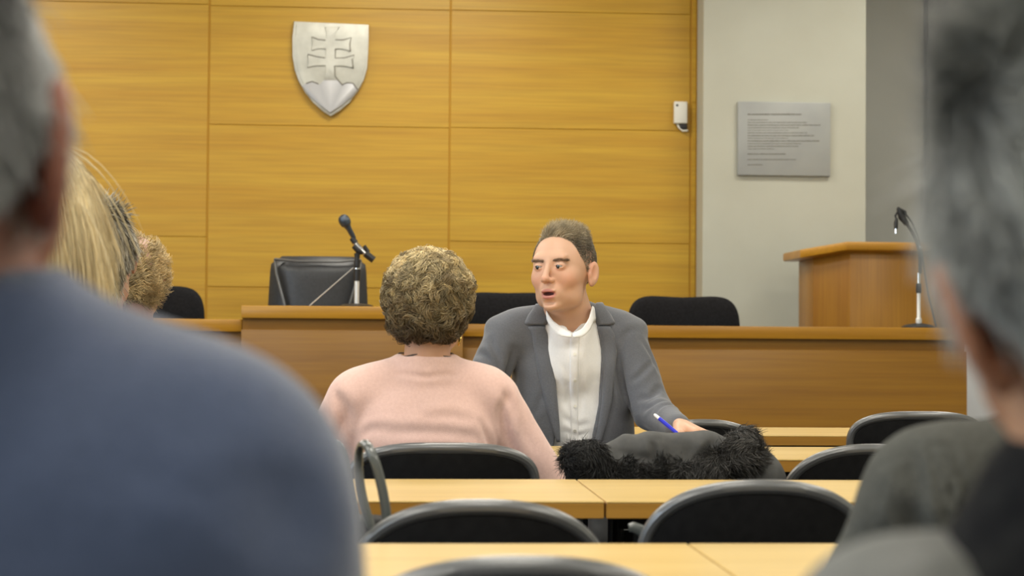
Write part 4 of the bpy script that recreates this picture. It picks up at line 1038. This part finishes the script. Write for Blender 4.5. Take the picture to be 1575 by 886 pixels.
# necklace and earring
MB().tube([nW + Vector((.0625 * math.sin(q), -.0625 * math.cos(q), .0285 + .004 * math.cos(3 * q))) for q in [2 * math.pi * k / 60 for k in range(60)]], .0019, 6, closed=True).build('necklace', M['beads'], woman)
pe = P(707, 519, YW_ - .02)
MB().tube([pe + Vector((.002 * math.sin(q), .007 * math.cos(q), -.008 + .009 * math.sin(q))) for q in [2 * math.pi * k / 20 for k in range(20)]], .0022, 8, closed=True).build('earring', M['gold'], woman)
# curly hair: a lumpy under-layer plus curls
def hair_mass(hc, r, lo, hi, parent, c1, c2, amp, fs, cut, h=.0045, name='hair_base'):
    f = ell(hc, r) if not callable(r) else r
    def g(p): return f(p) - amp * (vnoise(p, fs) + .5 * vnoise(p, fs * 2.2, 4))
    V, Q = surfnet(inter(g, cut) if cut else g, lo, hi, h)
    k = (.5 + .5 * np.clip(vnoise(V, fs * .9, 9) * 1.4, -1, 1))[:, None]; T = A(c1) * (1 - k) + A(c2) * k
    return V, Q, T
hcW = P(658, 453, YW_ - .018)
cutW = lambda p: (P(658, 530, YW_).z + .35 * np.maximum(0, np.abs(p[:, 0] - hcW.x) - .03) - .18 * (p[:, 1] - hcW.y - .02)) - p[:, 2]
V, Q, T = hair_mass(tuple(hcW), su([ell(tuple(hcW), (.094, .108, .0985)), ell(tuple(hcW + Vector((.0, -.012, -.062))), (.070, .068, .050))], .03), A(hcW) - .16, A(hcW) + .16, woman, (.10, .068, .032), (.20, .15, .075), .0045, 42, cutW)
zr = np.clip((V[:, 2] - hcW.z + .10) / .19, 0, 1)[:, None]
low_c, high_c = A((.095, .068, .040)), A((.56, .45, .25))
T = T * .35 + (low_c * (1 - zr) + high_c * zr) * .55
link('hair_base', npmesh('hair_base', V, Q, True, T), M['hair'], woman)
n0 = 16000; p_, n_ = roots_on(V, Q, np.ones(len(V), bool), n0)
q = p_ - A(hcW)
cl = np.round(p_ / .017); sd = np.sin(cl @ A((12.9, 78.2, 37.7))) * 43758.5; sd = sd - np.floor(sd); sd2 = (sd * 57.3) % 1
ang = sd * 2 * math.pi
tx = np.cross(n_, A((0, 0, 1))); tx /= np.linalg.norm(tx, axis=1, keepdims=True) + 1e-6; ty = np.cross(n_, tx)
fl = tx * np.cos(ang)[:, None] + ty * np.sin(ang)[:, None] * .8 - A((0, 0, .25))
S_ = 9; ss_ = np.linspace(0, 1, S_)
L0 = .030 + .016 * RNG.random(n0)
# each tuft turns round its own centre, so it reads as a curl
pathW = np.zeros((n0, S_, 3)); pathW[:, 0] = p_ - n_ * .002; cur = pathW[:, 0].copy()
turn = np.where(sd2 > .5, 1, -1) * (2.6 + 1.8 * sd2)
for k in range(1, S_):
    a_ = turn * ss_[k]
    d_ = fl * np.cos(a_)[:, None] + np.cross(n_, fl) * np.sin(a_)[:, None] + n_ * (.55 * math.cos(3.0 * ss_[k]) + .1) + RNG.normal(size=(n0, 3)) * .10
    d_ /= np.linalg.norm(d_, axis=1, keepdims=True); cur = cur + d_ * (L0 / (S_ - 1))[:, None]; pathW[:, k] = cur
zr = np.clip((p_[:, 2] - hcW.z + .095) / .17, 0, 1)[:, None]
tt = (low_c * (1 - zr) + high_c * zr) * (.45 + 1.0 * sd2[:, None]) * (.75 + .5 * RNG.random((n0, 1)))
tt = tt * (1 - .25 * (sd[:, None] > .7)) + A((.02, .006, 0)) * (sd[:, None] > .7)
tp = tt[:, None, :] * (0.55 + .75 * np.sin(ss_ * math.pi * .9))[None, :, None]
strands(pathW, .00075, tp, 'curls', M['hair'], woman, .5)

# ---------------------------------------------------------------- the man in the blue sweater (near left)
YL_ = .90
HL = P(-166, 248, YL_ + .0); RL = (math.radians(6), 0, math.radians(180 - 10))
SKL = (.33, .145, .10)
a1, a2 = P(270, 798, YL_), P(-680, 800, YL_)
nL = P(-135, 432, YL_ + .01)
core = su([ell((nL.x, YL_, .68), (.13, .08, .25)), cap(a1, a2, .04), cap(a1, P(370, 1300, YL_ + .03), .035), cap(a2, P(-750, 1300, YL_ + .03), .035)], .03)
kneeL = nL.x
e1, e2 = P(500, 1330, YL_ + .02), P(-750, 1330, YL_ + .02)
w1_, w2_ = Vector((e1.x - .06, YL_ + .27, .72)), Vector((e2.x + .06, YL_ + .27, .72))
h1 = frame_xf(hand_sdf(-1, (25, 30, 20), .6, .5), tuple(w1_), (-.3, .95, -.05), (0, 0, 1)); h2 = frame_xf(hand_sdf(1, (25, 30, 20), .6, .5), tuple(w2_), (.3, .95, -.05), (0, 0, 1))
hairL = ([-.12, -.06, -.03, -.008, .004, .02, .045, .12], [.09, .07, .03, -.025, .034, .010, -.055, -.075])
blue, (Vh, Qh) = person('person', 'grey-haired person in a dark blue sweater seen from behind, large in the left foreground', HL, RL, head_sdf(ear=.006, es=1.28), (HL + Vector((.0, -.02, -.06)), nL + Vector((0, 0, -.04))),
    ((nL.x - .3, .75, .45), (nL.x + .3, 1.1, 1.0), core), SKL, .0035, [(h1, w1_ + Vector((-.03, .08, 0)), .13, .006), (h2, w2_ + Vector((.03, .08, 0)), .13, .006)], lambda L: skin_tint(L, SKL, .9, hairline=hairL, haircol=(.16, .16, .15)), neck_r=.060)
fB = su([cap(nL + Vector((0, 0, -.035)), a1, .062, .076), cap(nL + Vector((0, 0, -.035)), a2, .062, .076), ell((nL.x, YL_ + .01, .74), (.185, .125, .26)), ell((nL.x, YL_, .6), (.18, .14, .2)),
         cap(a1, e1, .074, .056), cap(a2, e2, .074, .056), cap(e1, w1_, .054, .036), cap(e2, w2_, .054, .036)], .055)
fB = ss(fB, cap(nL + Vector((0, 0, .12)), nL + Vector((0, 0, -.02)), .064), .008)
cr = [([P(430, 640, .80), P(440, 760, .80), P(425, 886, .8)], .006, .03), ([P(100, 470, .8), P(250, 620, .78), P(300, 800, .78)], .004, .035), ([P(480, 700, .84), P(470, 880, .83)], .004, .02), ([P(20, 640, .76), P(180, 720, .76), P(330, 700, .77)], .003, .03)]
cloth('sweater', fB, (nL.x - .36, .66, .44), (nL.x + .36, 1.28, 1.2), .007, M['navy'], blue, cr, (.0022, 12))
band(ringp(.065, -.03, 0, 360, nL, 1.0, 25), ringp(.062, .003, 0, 360, nL, 1.0, 25), .005, 'shirt_collar', M['shirt'], blue)
lower_body('blue', (nL.x, YL_), .42, blue, .47, .10, 1)
def grey_hair(person_, Vh, Qh, loc, rot, hairline, n0, ln, c, name='hair', nzf=25, top_len=1.5, width=.0007, back=1.0, lift=.22):
    LV = loc2(Vh, loc, rot); Rw = q_rot(rot); zh = np.interp(LV[:, 1], *hairline); mk = (LV[:, 2] > zh) & (np.abs(LV[:, 0]) < .0775)
    p_, n_ = roots_on(Vh, Qh, mk, n0); Lp = (p_ - A(loc)) @ Rw
    top = np.clip((Lp[:, 2] - .05) / .05, 0, 1)
    flL = np.stack([.35 * vnoise(Lp, nzf) + Lp[:, 0] * 3, .5 * back + .35 * vnoise(Lp, nzf, 2), -.9 + .9 * top], 1)
    tt = A(c) * (1 + .55 * vnoise(Lp, nzf * 1.3, 5)[:, None]) * (.6 + .8 * RNG.random((n0, 1)))
    return strands(grow(p_, n_, flL @ Rw.T, ln * (1 + (top_len - 1) * top) * (.7 + .6 * RNG.random(n0)), 6, lift=lift, jit=.14), width, np.clip(tt, .01, 1), name, M['hair'], person_)
grey_hair(blue, Vh, Qh, HL, RL, hairL, 20000, .028, (.38, .38, .37))

# ---------------------------------------------------------------- the person in the pleated grey shirt (second on the right)
YR_ = 1.62
HR = P(1668, 420, YR_); RR = (math.radians(8), 0, math.radians(180 + 10))
SKR = (.50, .28, .19)
nR = P(1668, 655, YR_)
b1, b2 = P(1450, 778, YR_), P(1930, 790, YR_)
e1, e2 = P(1300, 1000, YR_ + .06), P(2050, 1010, YR_ + .06)
w1_, w2_ = Vector((e1.x + .07, YR_ + .29, .775)), Vector((e2.x - .05, YR_ + .29, .775))
core = su([ell((nR.x, YR_, .66), (.12, .07, .2)), cap(b1, b2, .035), cap(b1, e1, .03), cap(b2, e2, .03)], .03)
h1 = frame_xf(hand_sdf(1, (10, 12, 10), .6, .3), tuple(w1_), (.3, .95, -.02), (0, 0, 1)); h2 = frame_xf(hand_sdf(-1, (10, 12, 10), .6, .3), tuple(w2_), (-.3, .95, -.02), (0, 0, 1))
hairR = ([-.12, -.06, -.03, -.008, .004, .02, .045, .12], [.09, .07, .03, -.01, .034, .010, -.045, -.06])
grp, (Vh, Qh) = person('person', 'person in a pleated grey shirt, head hidden behind the big grey head at right', HR, RR, head_sdf(), (HR + Vector((.0, -.02, -.06)), nR + Vector((.0, 0, -.03))),
    ((nR.x - .3, YR_ - .2, .42), (nR.x + .33, YR_ + .2, 1.0), core), SKR, .004, [(h1, w1_ + Vector((.03, .08, 0)), .13, .006), (h2, w2_ + Vector((-.03, .08, 0)), .13, .006)], lambda L: skin_tint(L, SKR, .8, hairline=hairR, haircol=(.17, .17, .155)), neck_r=.055)
grey_hair(grp, Vh, Qh, HR, RR, hairR, 7000, .026, (.36, .36, .33), width=.0010)
fG = su([cap(nR + Vector((0, 0, -.03)), b1, .055, .068), cap(nR + Vector((0, 0, -.03)), b2, .055, .068), ell((nR.x, YR_, .72), (.165, .115, .24)), ell((nR.x, YR_, .58), (.17, .13, .18)),
         cap(b1, e1, .067, .054), cap(b2, e2, .067, .054), cap(e1, w1_, .050, .034), cap(e2, w2_, .050, .034)], .035)
fG = ss(fG, cap(nR + Vector((0, 0, .12)), nR + Vector((0, 0, -.02)), .057), .008)
cr = [([P(1426 + 13 * k, 655, 1.56), P(1434 + 13 * k, 700, 1.55), P(1444 + 12 * k, 745, 1.55), P(1452 + 11 * k, 800, 1.55)], .0065, .0032) for k in range(4)]
cr += [([P(1330, 780, 1.56), P(1380, 810, 1.55), P(1440, 870, 1.55)], .008, .014), ([P(1300, 830, 1.57), P(1350, 850, 1.57)], .006, .012), ([P(1398, 690, 1.57), P(1408, 760, 1.56), P(1400, 840, 1.56)], .008, .012)]
_, Vg, Qg = cloth('shirt', fG, (nR.x - .36, YR_ - .2, .42), (nR.x + .38, YR_ + .38, 1.05), .0045, M['greyshirt'], grp, cr, (.0016, 18), 1)
lower_body('grey', (nR.x, YR_), .42, grp, .47, .10, 1)
# ---------------------------------------------------------------- the grey-haired person in the grey coat (nearest on the right)
YN_ = .78
HN = P(1750, 428, YN_); RN = (math.radians(20), math.radians(17), math.radians(180 + 1))
SKN = (.46, .25, .15)
nN = P(1730, 930, YN_ + .01)
b1, b2 = P(1425, 1052, YN_ + .02), P(2330, 1075, YN_ + .02)
e1, e2 = P(1330, 1900, YN_ + .05), P(2520, 1900, YN_ + .05)
w1_, w2_ = Vector((e1.x + .07, YN_ + .29, .775)), Vector((e2.x - .05, YN_ + .29, .775))
core = su([ell((nN.x, YN_, .62), (.12, .07, .22)), cap(b1, b2, .035), cap(b1, e1, .03), cap(b2, e2, .03)], .03)
h1 = frame_xf(hand_sdf(1, (10, 12, 10), .6, .3), tuple(w1_), (.3, .95, -.02), (0, 0, 1)); h2 = frame_xf(hand_sdf(-1, (10, 12, 10), .6, .3), tuple(w2_), (-.3, .95, -.02), (0, 0, 1))
hairN = ([-.12, -.06, -.03, -.008, .004, .02, .045, .12], [.09, .07, .03, -.01, .036, .012, -.055, -.07])
nrp, (Vh, Qh) = person('person', 'grey-haired person in black top and grey coat, seen from behind at the right edge', HN, RN, head_sdf(ear=.004, es=1.0), (HN + Vector((.0, -.01, -.06)), P(1752, 860, YN_ + .01)),
    ((nN.x - .3, YN_ - .2, .40), (nN.x + .33, YN_ + .2, 1.0), core), SKN, .0035, [(h1, w1_ + Vector((.03, .08, 0)), .13, .006), (h2, w2_ + Vector((-.03, .08, 0)), .13, .006)], lambda L: skin_tint(L, SKN, .8, hairline=hairN, haircol=(.17, .17, .155)), neck_r=.052)
grey_hair(nrp, Vh, Qh, HN, RN, hairN, 22000, .028, (.40, .40, .37))
fN = su([cap(nN + Vector((0, 0, -.03)), b1, .050, .060), cap(nN + Vector((0, 0, -.03)), b2, .050, .060), ell((nN.x, YN_, .68), (.175, .12, .22)), ell((nN.x, YN_, .56), (.18, .13, .16)),
         cap(b1, e1, .062, .052), cap(b2, e2, .062, .052), cap(e1, w1_, .050, .034), cap(e2, w2_, .050, .034)], .035)
fN = ss(fN, cap(nN + Vector((0, 0, .12)), nN + Vector((0, 0, -.02)), .054), .008)
fK = su([cap(P(1750, 800, YN_), P(1562, 988, YN_ + .01), .060, .054), cap(P(1750, 800, YN_), P(2000, 990, YN_ + .01), .060, .054), ell((nN.x, YN_, .74), (.13, .09, .14))], .03)
fK = ss(fK, cap(P(1752, 400, YN_), P(1752, 790, YN_), .052), .008)
cloth('black_top', fK, (nN.x - .22, YN_ - .14, .6), (nN.x + .24, YN_ + .16, 1.08), .006, M['darkcloth'], nrp, (), (.002, 18))
cloth('coat', fN, (nN.x - .36, YN_ - .2, .40), (nN.x + .38, YN_ + .40, 1.0), .006, M['greycoat'], nrp, [([P(1300, 900, .72), P(1420, 870, .72), P(1575, 860, .72)], .004, .012)], (.003, 18))
lower_body('near', (nN.x, YN_), .42, nrp, .47, .10, 1)

# ---------------------------------------------------------------- background listeners on the left
def listener(label, hx, hy, Y, yaw, skin, cloth_m, hairc, kind, top_px, halfw, hz=None):
    Hc = P(hx, hy, Y); rot = (0, 0, math.radians(180 + yaw)); nk = Hc + Vector((0, -.0, -.155))
    s1, s2 = nk + Vector((-.165, 0, -.085)), nk + Vector((.165, 0, -.085)); q1, q2 = s1 + Vector((-.06, .02, -.26)), s2 + Vector((.06, .02, -.26))
    r1, r2 = q1 + Vector((.08, .24, .03)), q2 + Vector((-.08, .24, .03))
    r1.z = max(r1.z, .79); r2.z = max(r2.z, .79)
    core = su([ell((nk.x, Y, nk.z - .28), (.11, .07, .22)), cap(s1, s2, .035), cap(s1, q1, .03), cap(s2, q2, .03)], .03)
    ha = frame_xf(hand_sdf(1, (25, 30, 20), .6, .5), tuple(r1), (.3, .95, -.05), (0, 0, 1)); hb = frame_xf(hand_sdf(-1, (25, 30, 20), .6, .5), tuple(r2), (-.3, .95, -.05), (0, 0, 1))
    o, (Vh, Qh) = person('person', label, Hc, rot, head_sdf(), (Hc + Vector((0, -.02, -.06)), nk + Vector((0, 0, -.04))), (A(nk) - A((.3, .2, .55)), A(nk) + A((.3, .3, .1)), core), skin, .0045,
                         [(ha, r1 + Vector((.03, .08, 0)), .13, .007), (hb, r2 + Vector((-.03, .08, 0)), .13, .007)], lambda L: skin_tint(L, skin, .5))
    f = su([cap(nk, s1, .050, .058), cap(nk, s2, .050, .058), ell((nk.x, Y, nk.z - .24), (.155, .11, .24)), ell((nk.x, Y, .60), (.165, .12, .16)), cap(s1, q1, .056, .048), cap(s2, q2, .056, .048), cap(q1, r1, .046, .034), cap(q2, r2, .046, .034)], .04)
    f = ss(f, cap(nk + Vector((0, 0, .12)), nk, .058), .008)
    cloth('top', f, A((nk.x - .34, Y - .2, .44)), A((nk.x + .34, Y + .42, nk.z + .1)), .011, cloth_m, o, (), (.002, 14))
    lower_body('x', (nk.x, Y), .42, o, .47, .1, 1)
    return o, Hc, Vh, Qh, rot, nk
gb, Hb, Vb, Qb, rb, nkb = listener('person with long straight blond hair, behind the ear of the blue-sweatered person', 58, 352, 2.84, 4, (.55, .33, .23), M['darkcloth'], None, 'long', 0, 0)
Rw = q_rot(rb)
fh = ell(Hb + Vector((0, -.000, .022)), (.088, .112, .114))
cutb = lambda p: np.minimum(Hb.z - .02 - p[:, 2], 9) 
hb_f = su([fh, cap(Hb + Vector((-.035, -.045, .0)), Hb + Vector((-.05, -.085, -.20)), .055, .040), cap(Hb + Vector((.035, -.045, .0)), Hb + Vector((.055, -.085, -.20)), .055, .040)], .03)
Vb2, Qb2 = surfnet(ss(hb_f, ell(Hb + Vector((0, .10, -.03)), (.062, .06, .09)), .01), A(Hb) - .26, A(Hb) + .18, .006)
k = (.5 + .5 * np.clip(vnoise(Vb2 * A((1, 1, .15)), 70, 9) * 1.4, -1, 1))[:, None]
link('hair_base', npmesh('hair_base', Vb2, Qb2, True, A((.52, .40, .21)) * (1 - k) + A((.70, .58, .34)) * k), M['hair'], gb)
n0 = 9000; p_, n_ = roots_on(Vb2, Qb2, Vb2[:, 2] > Hb.z - .1, n0)
q = p_ - A(Hb); dn = np.tile(A((0, 0, -1.0)), (n0, 1)); fl = dn - n_ * ((dn * n_).sum(1, keepdims=True)) * .9 + np.stack([q[:, 0] * .3, -.05 + 0 * q[:, 0], 0 * q[:, 0]], 1)
L0 = .10 + .12 * RNG.random(n0); stray = RNG.random(n0) < .02
fl[stray] += A((.55, -.1, .25)) * RNG.random((stray.sum(), 1)) * np.sign(q[stray, 0:1])
tt = (A((.34, .245, .10)) * (1 - k[:1]) + 0) * 1.0 + A((.20, .17, .09)) * vnoise(p_ * A((1, 1, .15)), 60, 3)[:, None] * .8
tt = np.clip((A((.74, .61, .36)) + A((.20, .17, .10)) * vnoise(p_ * A((1, 1, .15)), 60, 3)[:, None]) * (.75 + .4 * RNG.random((n0, 1))), .02, 1)
strands(grow(p_, n_, fl, L0, 8, lift=.02, jit=.05, grav=2.2), .0009, tt, 'hair', M['hair'], gb)
g2, H2, V2, Q2, r2_, nk2 = listener('short grey-haired listener between the long blond hair and the curly blond head', 150, 397, 3.98, 0, (.5, .3, .22), M['coatfab'], None, 'short', 0, 0)
grey_hair(g2, V2, Q2, H2, r2_, ([-.12, -.06, -.03, .004, .02, .045, .12], [.09, .07, .02, .02, -.01, -.075, -.09]), 9000, .032, (.36, .33, .27), width=.0011, lift=.2)
g3, H3, V3, Q3, r3_, nk3 = listener('curly blond listener seen from behind, farthest on the left, next to a black office chair', 205, 428, 5.06, 0, (.5, .3, .22), M['darkcloth'], None, 'curl', 0, 0)
hc3 = P(204, 419, 5.05)
V, Q, T = hair_mass(tuple(hc3), (.085, .106, .098), A(hc3) - .15, A(hc3) + .15, g3, (.24, .17, .08), (.48, .36, .18), .006, 40, lambda p: (hc3.z - .085 + .3 * (p[:, 1] - hc3.y + .03) - 0) - p[:, 2], .006)
link('hair_base', npmesh('hair_base', V, Q, True, T), M['hair'], g3)
n0 = 6000; p_, n_ = roots_on(V, Q, np.ones(len(V), bool), n0); fl = np.cross(n_, RNG.normal(size=(1, 3))) + np.stack([vnoise(p_, 50), vnoise(p_, 50, 2), vnoise(p_, 50, 3) - .4], 1)
tt = A((.60, .45, .23)) * (1 + .5 * vnoise(p_, 60, 6)[:, None]) * (.6 + .7 * RNG.random((n0, 1)))
strands(grow(p_, n_, fl, .035, 7, lift=.5, curl=.008, freq=1.2), .001, tt, 'curls', M['hair'], g3)

# ================================================================== COAT
YC = 3.86
ct = empty('fur_trimmed_coat', P(1030, 735, YC)); tag(ct, 'dark coat with black fur trim, heaped in front of the suited man', 'coat')
ct.location.z = .5
C_ = lambda x, y, d=0: tuple(P(x, y, YC + d))
fab = su([cap(C_(925, 708), C_(1000, 690), .028, .032), cap(C_(1000, 692), C_(1085, 688), .036, .034), cap(C_(1085, 692), C_(1165, 712), .034, .03), cap(C_(1150, 700), C_(1180, 745), .03, .028),
          rbox(C_(1030, 770), (.165, .045, .10), .035), cap(C_(935, 700), C_(962, 683), .018, .020), ell(C_(1175, 735), (.045, .05, .045)), rbox((P(1030, 700, YC).x, YC + .01, .58), (.17, .05, .12), .04)], .022)
crc = [([C_(1002, 670, -.05), C_(1008, 690, -.05), C_(1014, 712, -.05)], .006, .007), ([C_(1100, 672, -.05), C_(1090, 692, -.05), C_(1072, 712, -.05)], .007, .008), ([C_(1012, 668, -.04), C_(1020, 690, -.05)], .003, .004),
       ([C_(1165, 712, -.05), C_(1168, 735, -.05)], .006, .008), ([C_(950, 688, -.05), C_(975, 700, -.05), C_(1010, 706, -.05)], .003, .008)]
lo = np.minimum(A(C_(850, 900)), A(C_(850, 640))) - A((0, .12, 0)); hi = np.maximum(A(C_(1215, 900)), A(C_(1215, 640))) + A((0, .12, 0)); lo[2] = .44
_, Vc_, Qc_ = cloth('coat_body', fab, lo, hi, .005, M['coatfab'], ct, crc, (.0022, 22))
furf = su([ell(C_(905, 712, -.01), (.047, .055, .044)), ell(C_(893, 708, -.02), (.030, .045, .036)), cap(C_(930, 722, -.015), C_(985, 735, -.02), .034, .028), cap(C_(985, 735, -.02), C_(1100, 730, -.02), .032, .036),
           cap(C_(1090, 722, -.025), C_(1138, 700, -.02), .036, .034), cap(C_(1138, 700, -.02), C_(1142, 678, -.01), .034, .026), ell(C_(1150, 690, -.01), (.030, .045, .032)), cap(C_(905, 735), C_(1130, 745), .04, .04)], .02)
furd = lambda p: furf(p) - .004 * (vnoise(p, 45) + .6 * vnoise(p, 90, 3))
Vf, Qf = surfnet(furd, lo, hi, .005)
kf = (.5 + .5 * vnoise(Vf, 35, 2))[:, None]
fb = link('fur_trim', npmesh('fur_trim', Vf, Qf, True, A((.014, .014, .013)) * (1 - kf) + A((.04, .038, .036)) * kf), M['fur'], ct)
n0 = 20000; p_, n_ = roots_on(Vf, Qf, Vf[:, 1] < YC + .05, n0)
fl = np.stack([vnoise(p_, 28, 1), -.15 + .5 * vnoise(p_, 28, 2), vnoise(p_, 28, 3) - .35], 1) * 1.3
gr = np.clip((p_[:, 0] - P(960, 700, YC).x) / .25, 0, 1)[:, None]
tt = (A((.035, .034, .033)) * (1 - gr) + A((.085, .081, .076)) * gr) * (.35 + 1.6 * RNG.random((n0, 1)) ** 2) * (1 + .6 * vnoise(p_, 40, 7)[:, None])
strands(grow(p_, n_, fl, .018 + .012 * RNG.random(n0), 5, lift=.6, jit=.3), .0007, tt, 'fur_hairs', M['fur'], ct, .2)

# ================================================================== BAG WITH STRAPS (left, second gap)
YBg = 2.80
B_ = lambda x, y, d=0: P(x, y, YBg + d)
t = empty('shoulder_bag', (B_(500, 800).x, YBg + .05, .47)); tag(t, 'black bag with shiny grey looped straps beside the blue shoulder', 'bag')
bc = B_(512, 850)
V, Q = surfnet(su([rbox((bc.x, YBg + .08, .61), (.10, .06, .135), .03), ell((bc.x, YBg + .08, .56), (.11, .075, .09))], .03), (bc.x - .16, YBg - .05, .44), (bc.x + .16, YBg + .22, .80), .008)
V = relax(V, Q, 2); V = V + vnormals(V, Q) * (.003 * vnoise(V, 20))[:, None]
link('bag_body', npmesh('bag_body', V, Q), M['black'], t)
def strap(pts, r, name='strap', m='strap'):
    P_ = [A(p) for p in pts]; s = np.r_[0, np.cumsum([np.linalg.norm(b - a) for a, b in zip(P_, P_[1:])])]; q = np.linspace(0, s[-1], 30); PP = np.array(P_)
    R_ = np.stack([np.interp(q, s, PP[:, k]) for k in range(3)], 1)
    for _ in range(4): R_[1:-1] = (R_[:-2] + 2 * R_[1:-1] + R_[2:]) / 4
    MB().tube([tuple(x) for x in R_], r, 10, flat=(1.0, .7)).build(name, M[m], t)
strap([B_(596, 806, -.03), B_(594, 785, -.03), B_(588, 750, -.03), B_(580, 720, -.03), B_(572, 695, -.03), B_(564, 681, -.02), B_(556, 678, .0), B_(552, 690, .02), B_(551, 715, .03), B_(554, 745, .03), B_(561, 780, .03), B_(572, 812, .03)], .0076)
strap([B_(548, 800, -.05), B_(540, 760, -.05), B_(534, 725, -.05), B_(529, 698, -.05), B_(522, 682, -.05), B_(514, 676, -.04), B_(506, 684, -.02), B_(503, 720, 0), B_(505, 800, 0)], .0076)
# small black bag hanging in the gap between the tables
q0 = P(982, 830, 2.9)
t = empty('handbag', (q0.x, 2.95, .45)); tag(t, 'small black bag with a curved grey handle, in the gap under the second row seam', 'bag')
V, Q = surfnet(rbox((q0.x - .01, 2.98, .575), (.05, .04, .115), .03), (q0.x - .08, 2.9, .44), (q0.x + .06, 3.05, .72), .006); link('bag_body', npmesh('bag_body', relax(V, Q, 2), Q), M['black'], t)
H_ = lambda x, y: P(x, y, 2.93)
MB().tube([H_(967, 812), H_(974, 811), H_(984, 815), H_(993, 822), H_(999, 832), H_(1001, 845)], [.007, .0085, .009, .009, .0085, .008], 10, flat=(1, .6)).build('handle', M['strap'], t)
# radiator under the window
xr = P(1478, 600, 10.3).x
t = empty('radiator', (xr + .5, 10.35, .18)); tag(t, 'white panel radiator under the blinds, just right of the bench end', 'radiator')
MB().box((xr, 10.30, .26), (xr + 1.1, 10.33, 1.02), .008).build('front_panel', M['enamel'], t)
MB().box((xr + .01, 10.33, .28), (xr + 1.09, 10.42, 1.0), .006).build('convector_body', M['plastic'], t)
for k in range(2): MB().box((xr + .15 + .75 * k, 10.33, .18), (xr + .18 + .75 * k, 10.40, .28)).build('foot', M['plastic'], t)

# ================================================================== the chairs the others sit on
def seat_for(x, y, label, rz=0.0):
    o = copy_tree(protoA); o.location = (x, y, 0); o.rotation_euler = (0, 0, rz); o.scale = (1, 1, 1); tag(o, label, 'chair', 'black folding chairs at the tables')
seat_for(nL.x, YL_ - .21, 'black folding chair under the person in the dark blue sweater')
seat_for(nR.x, YR_ - .22, 'black folding chair under the person in the pleated grey shirt')
seat_for(nN.x, YN_ - .21, 'black folding chair under the person in the grey coat')
seat_for(nkb.x - .05, 2.84 - .20, 'black folding chair under the person with long blond hair')
seat_for(nk2.x, 3.98 - .20, 'black folding chair under the short grey-haired listener')
seat_for(nk3.x, 5.06 - .20, 'black folding chair under the curly blond listener')
seat_for(hxM, 5.245, 'black folding chair turned round under the man in the grey suit', math.pi)
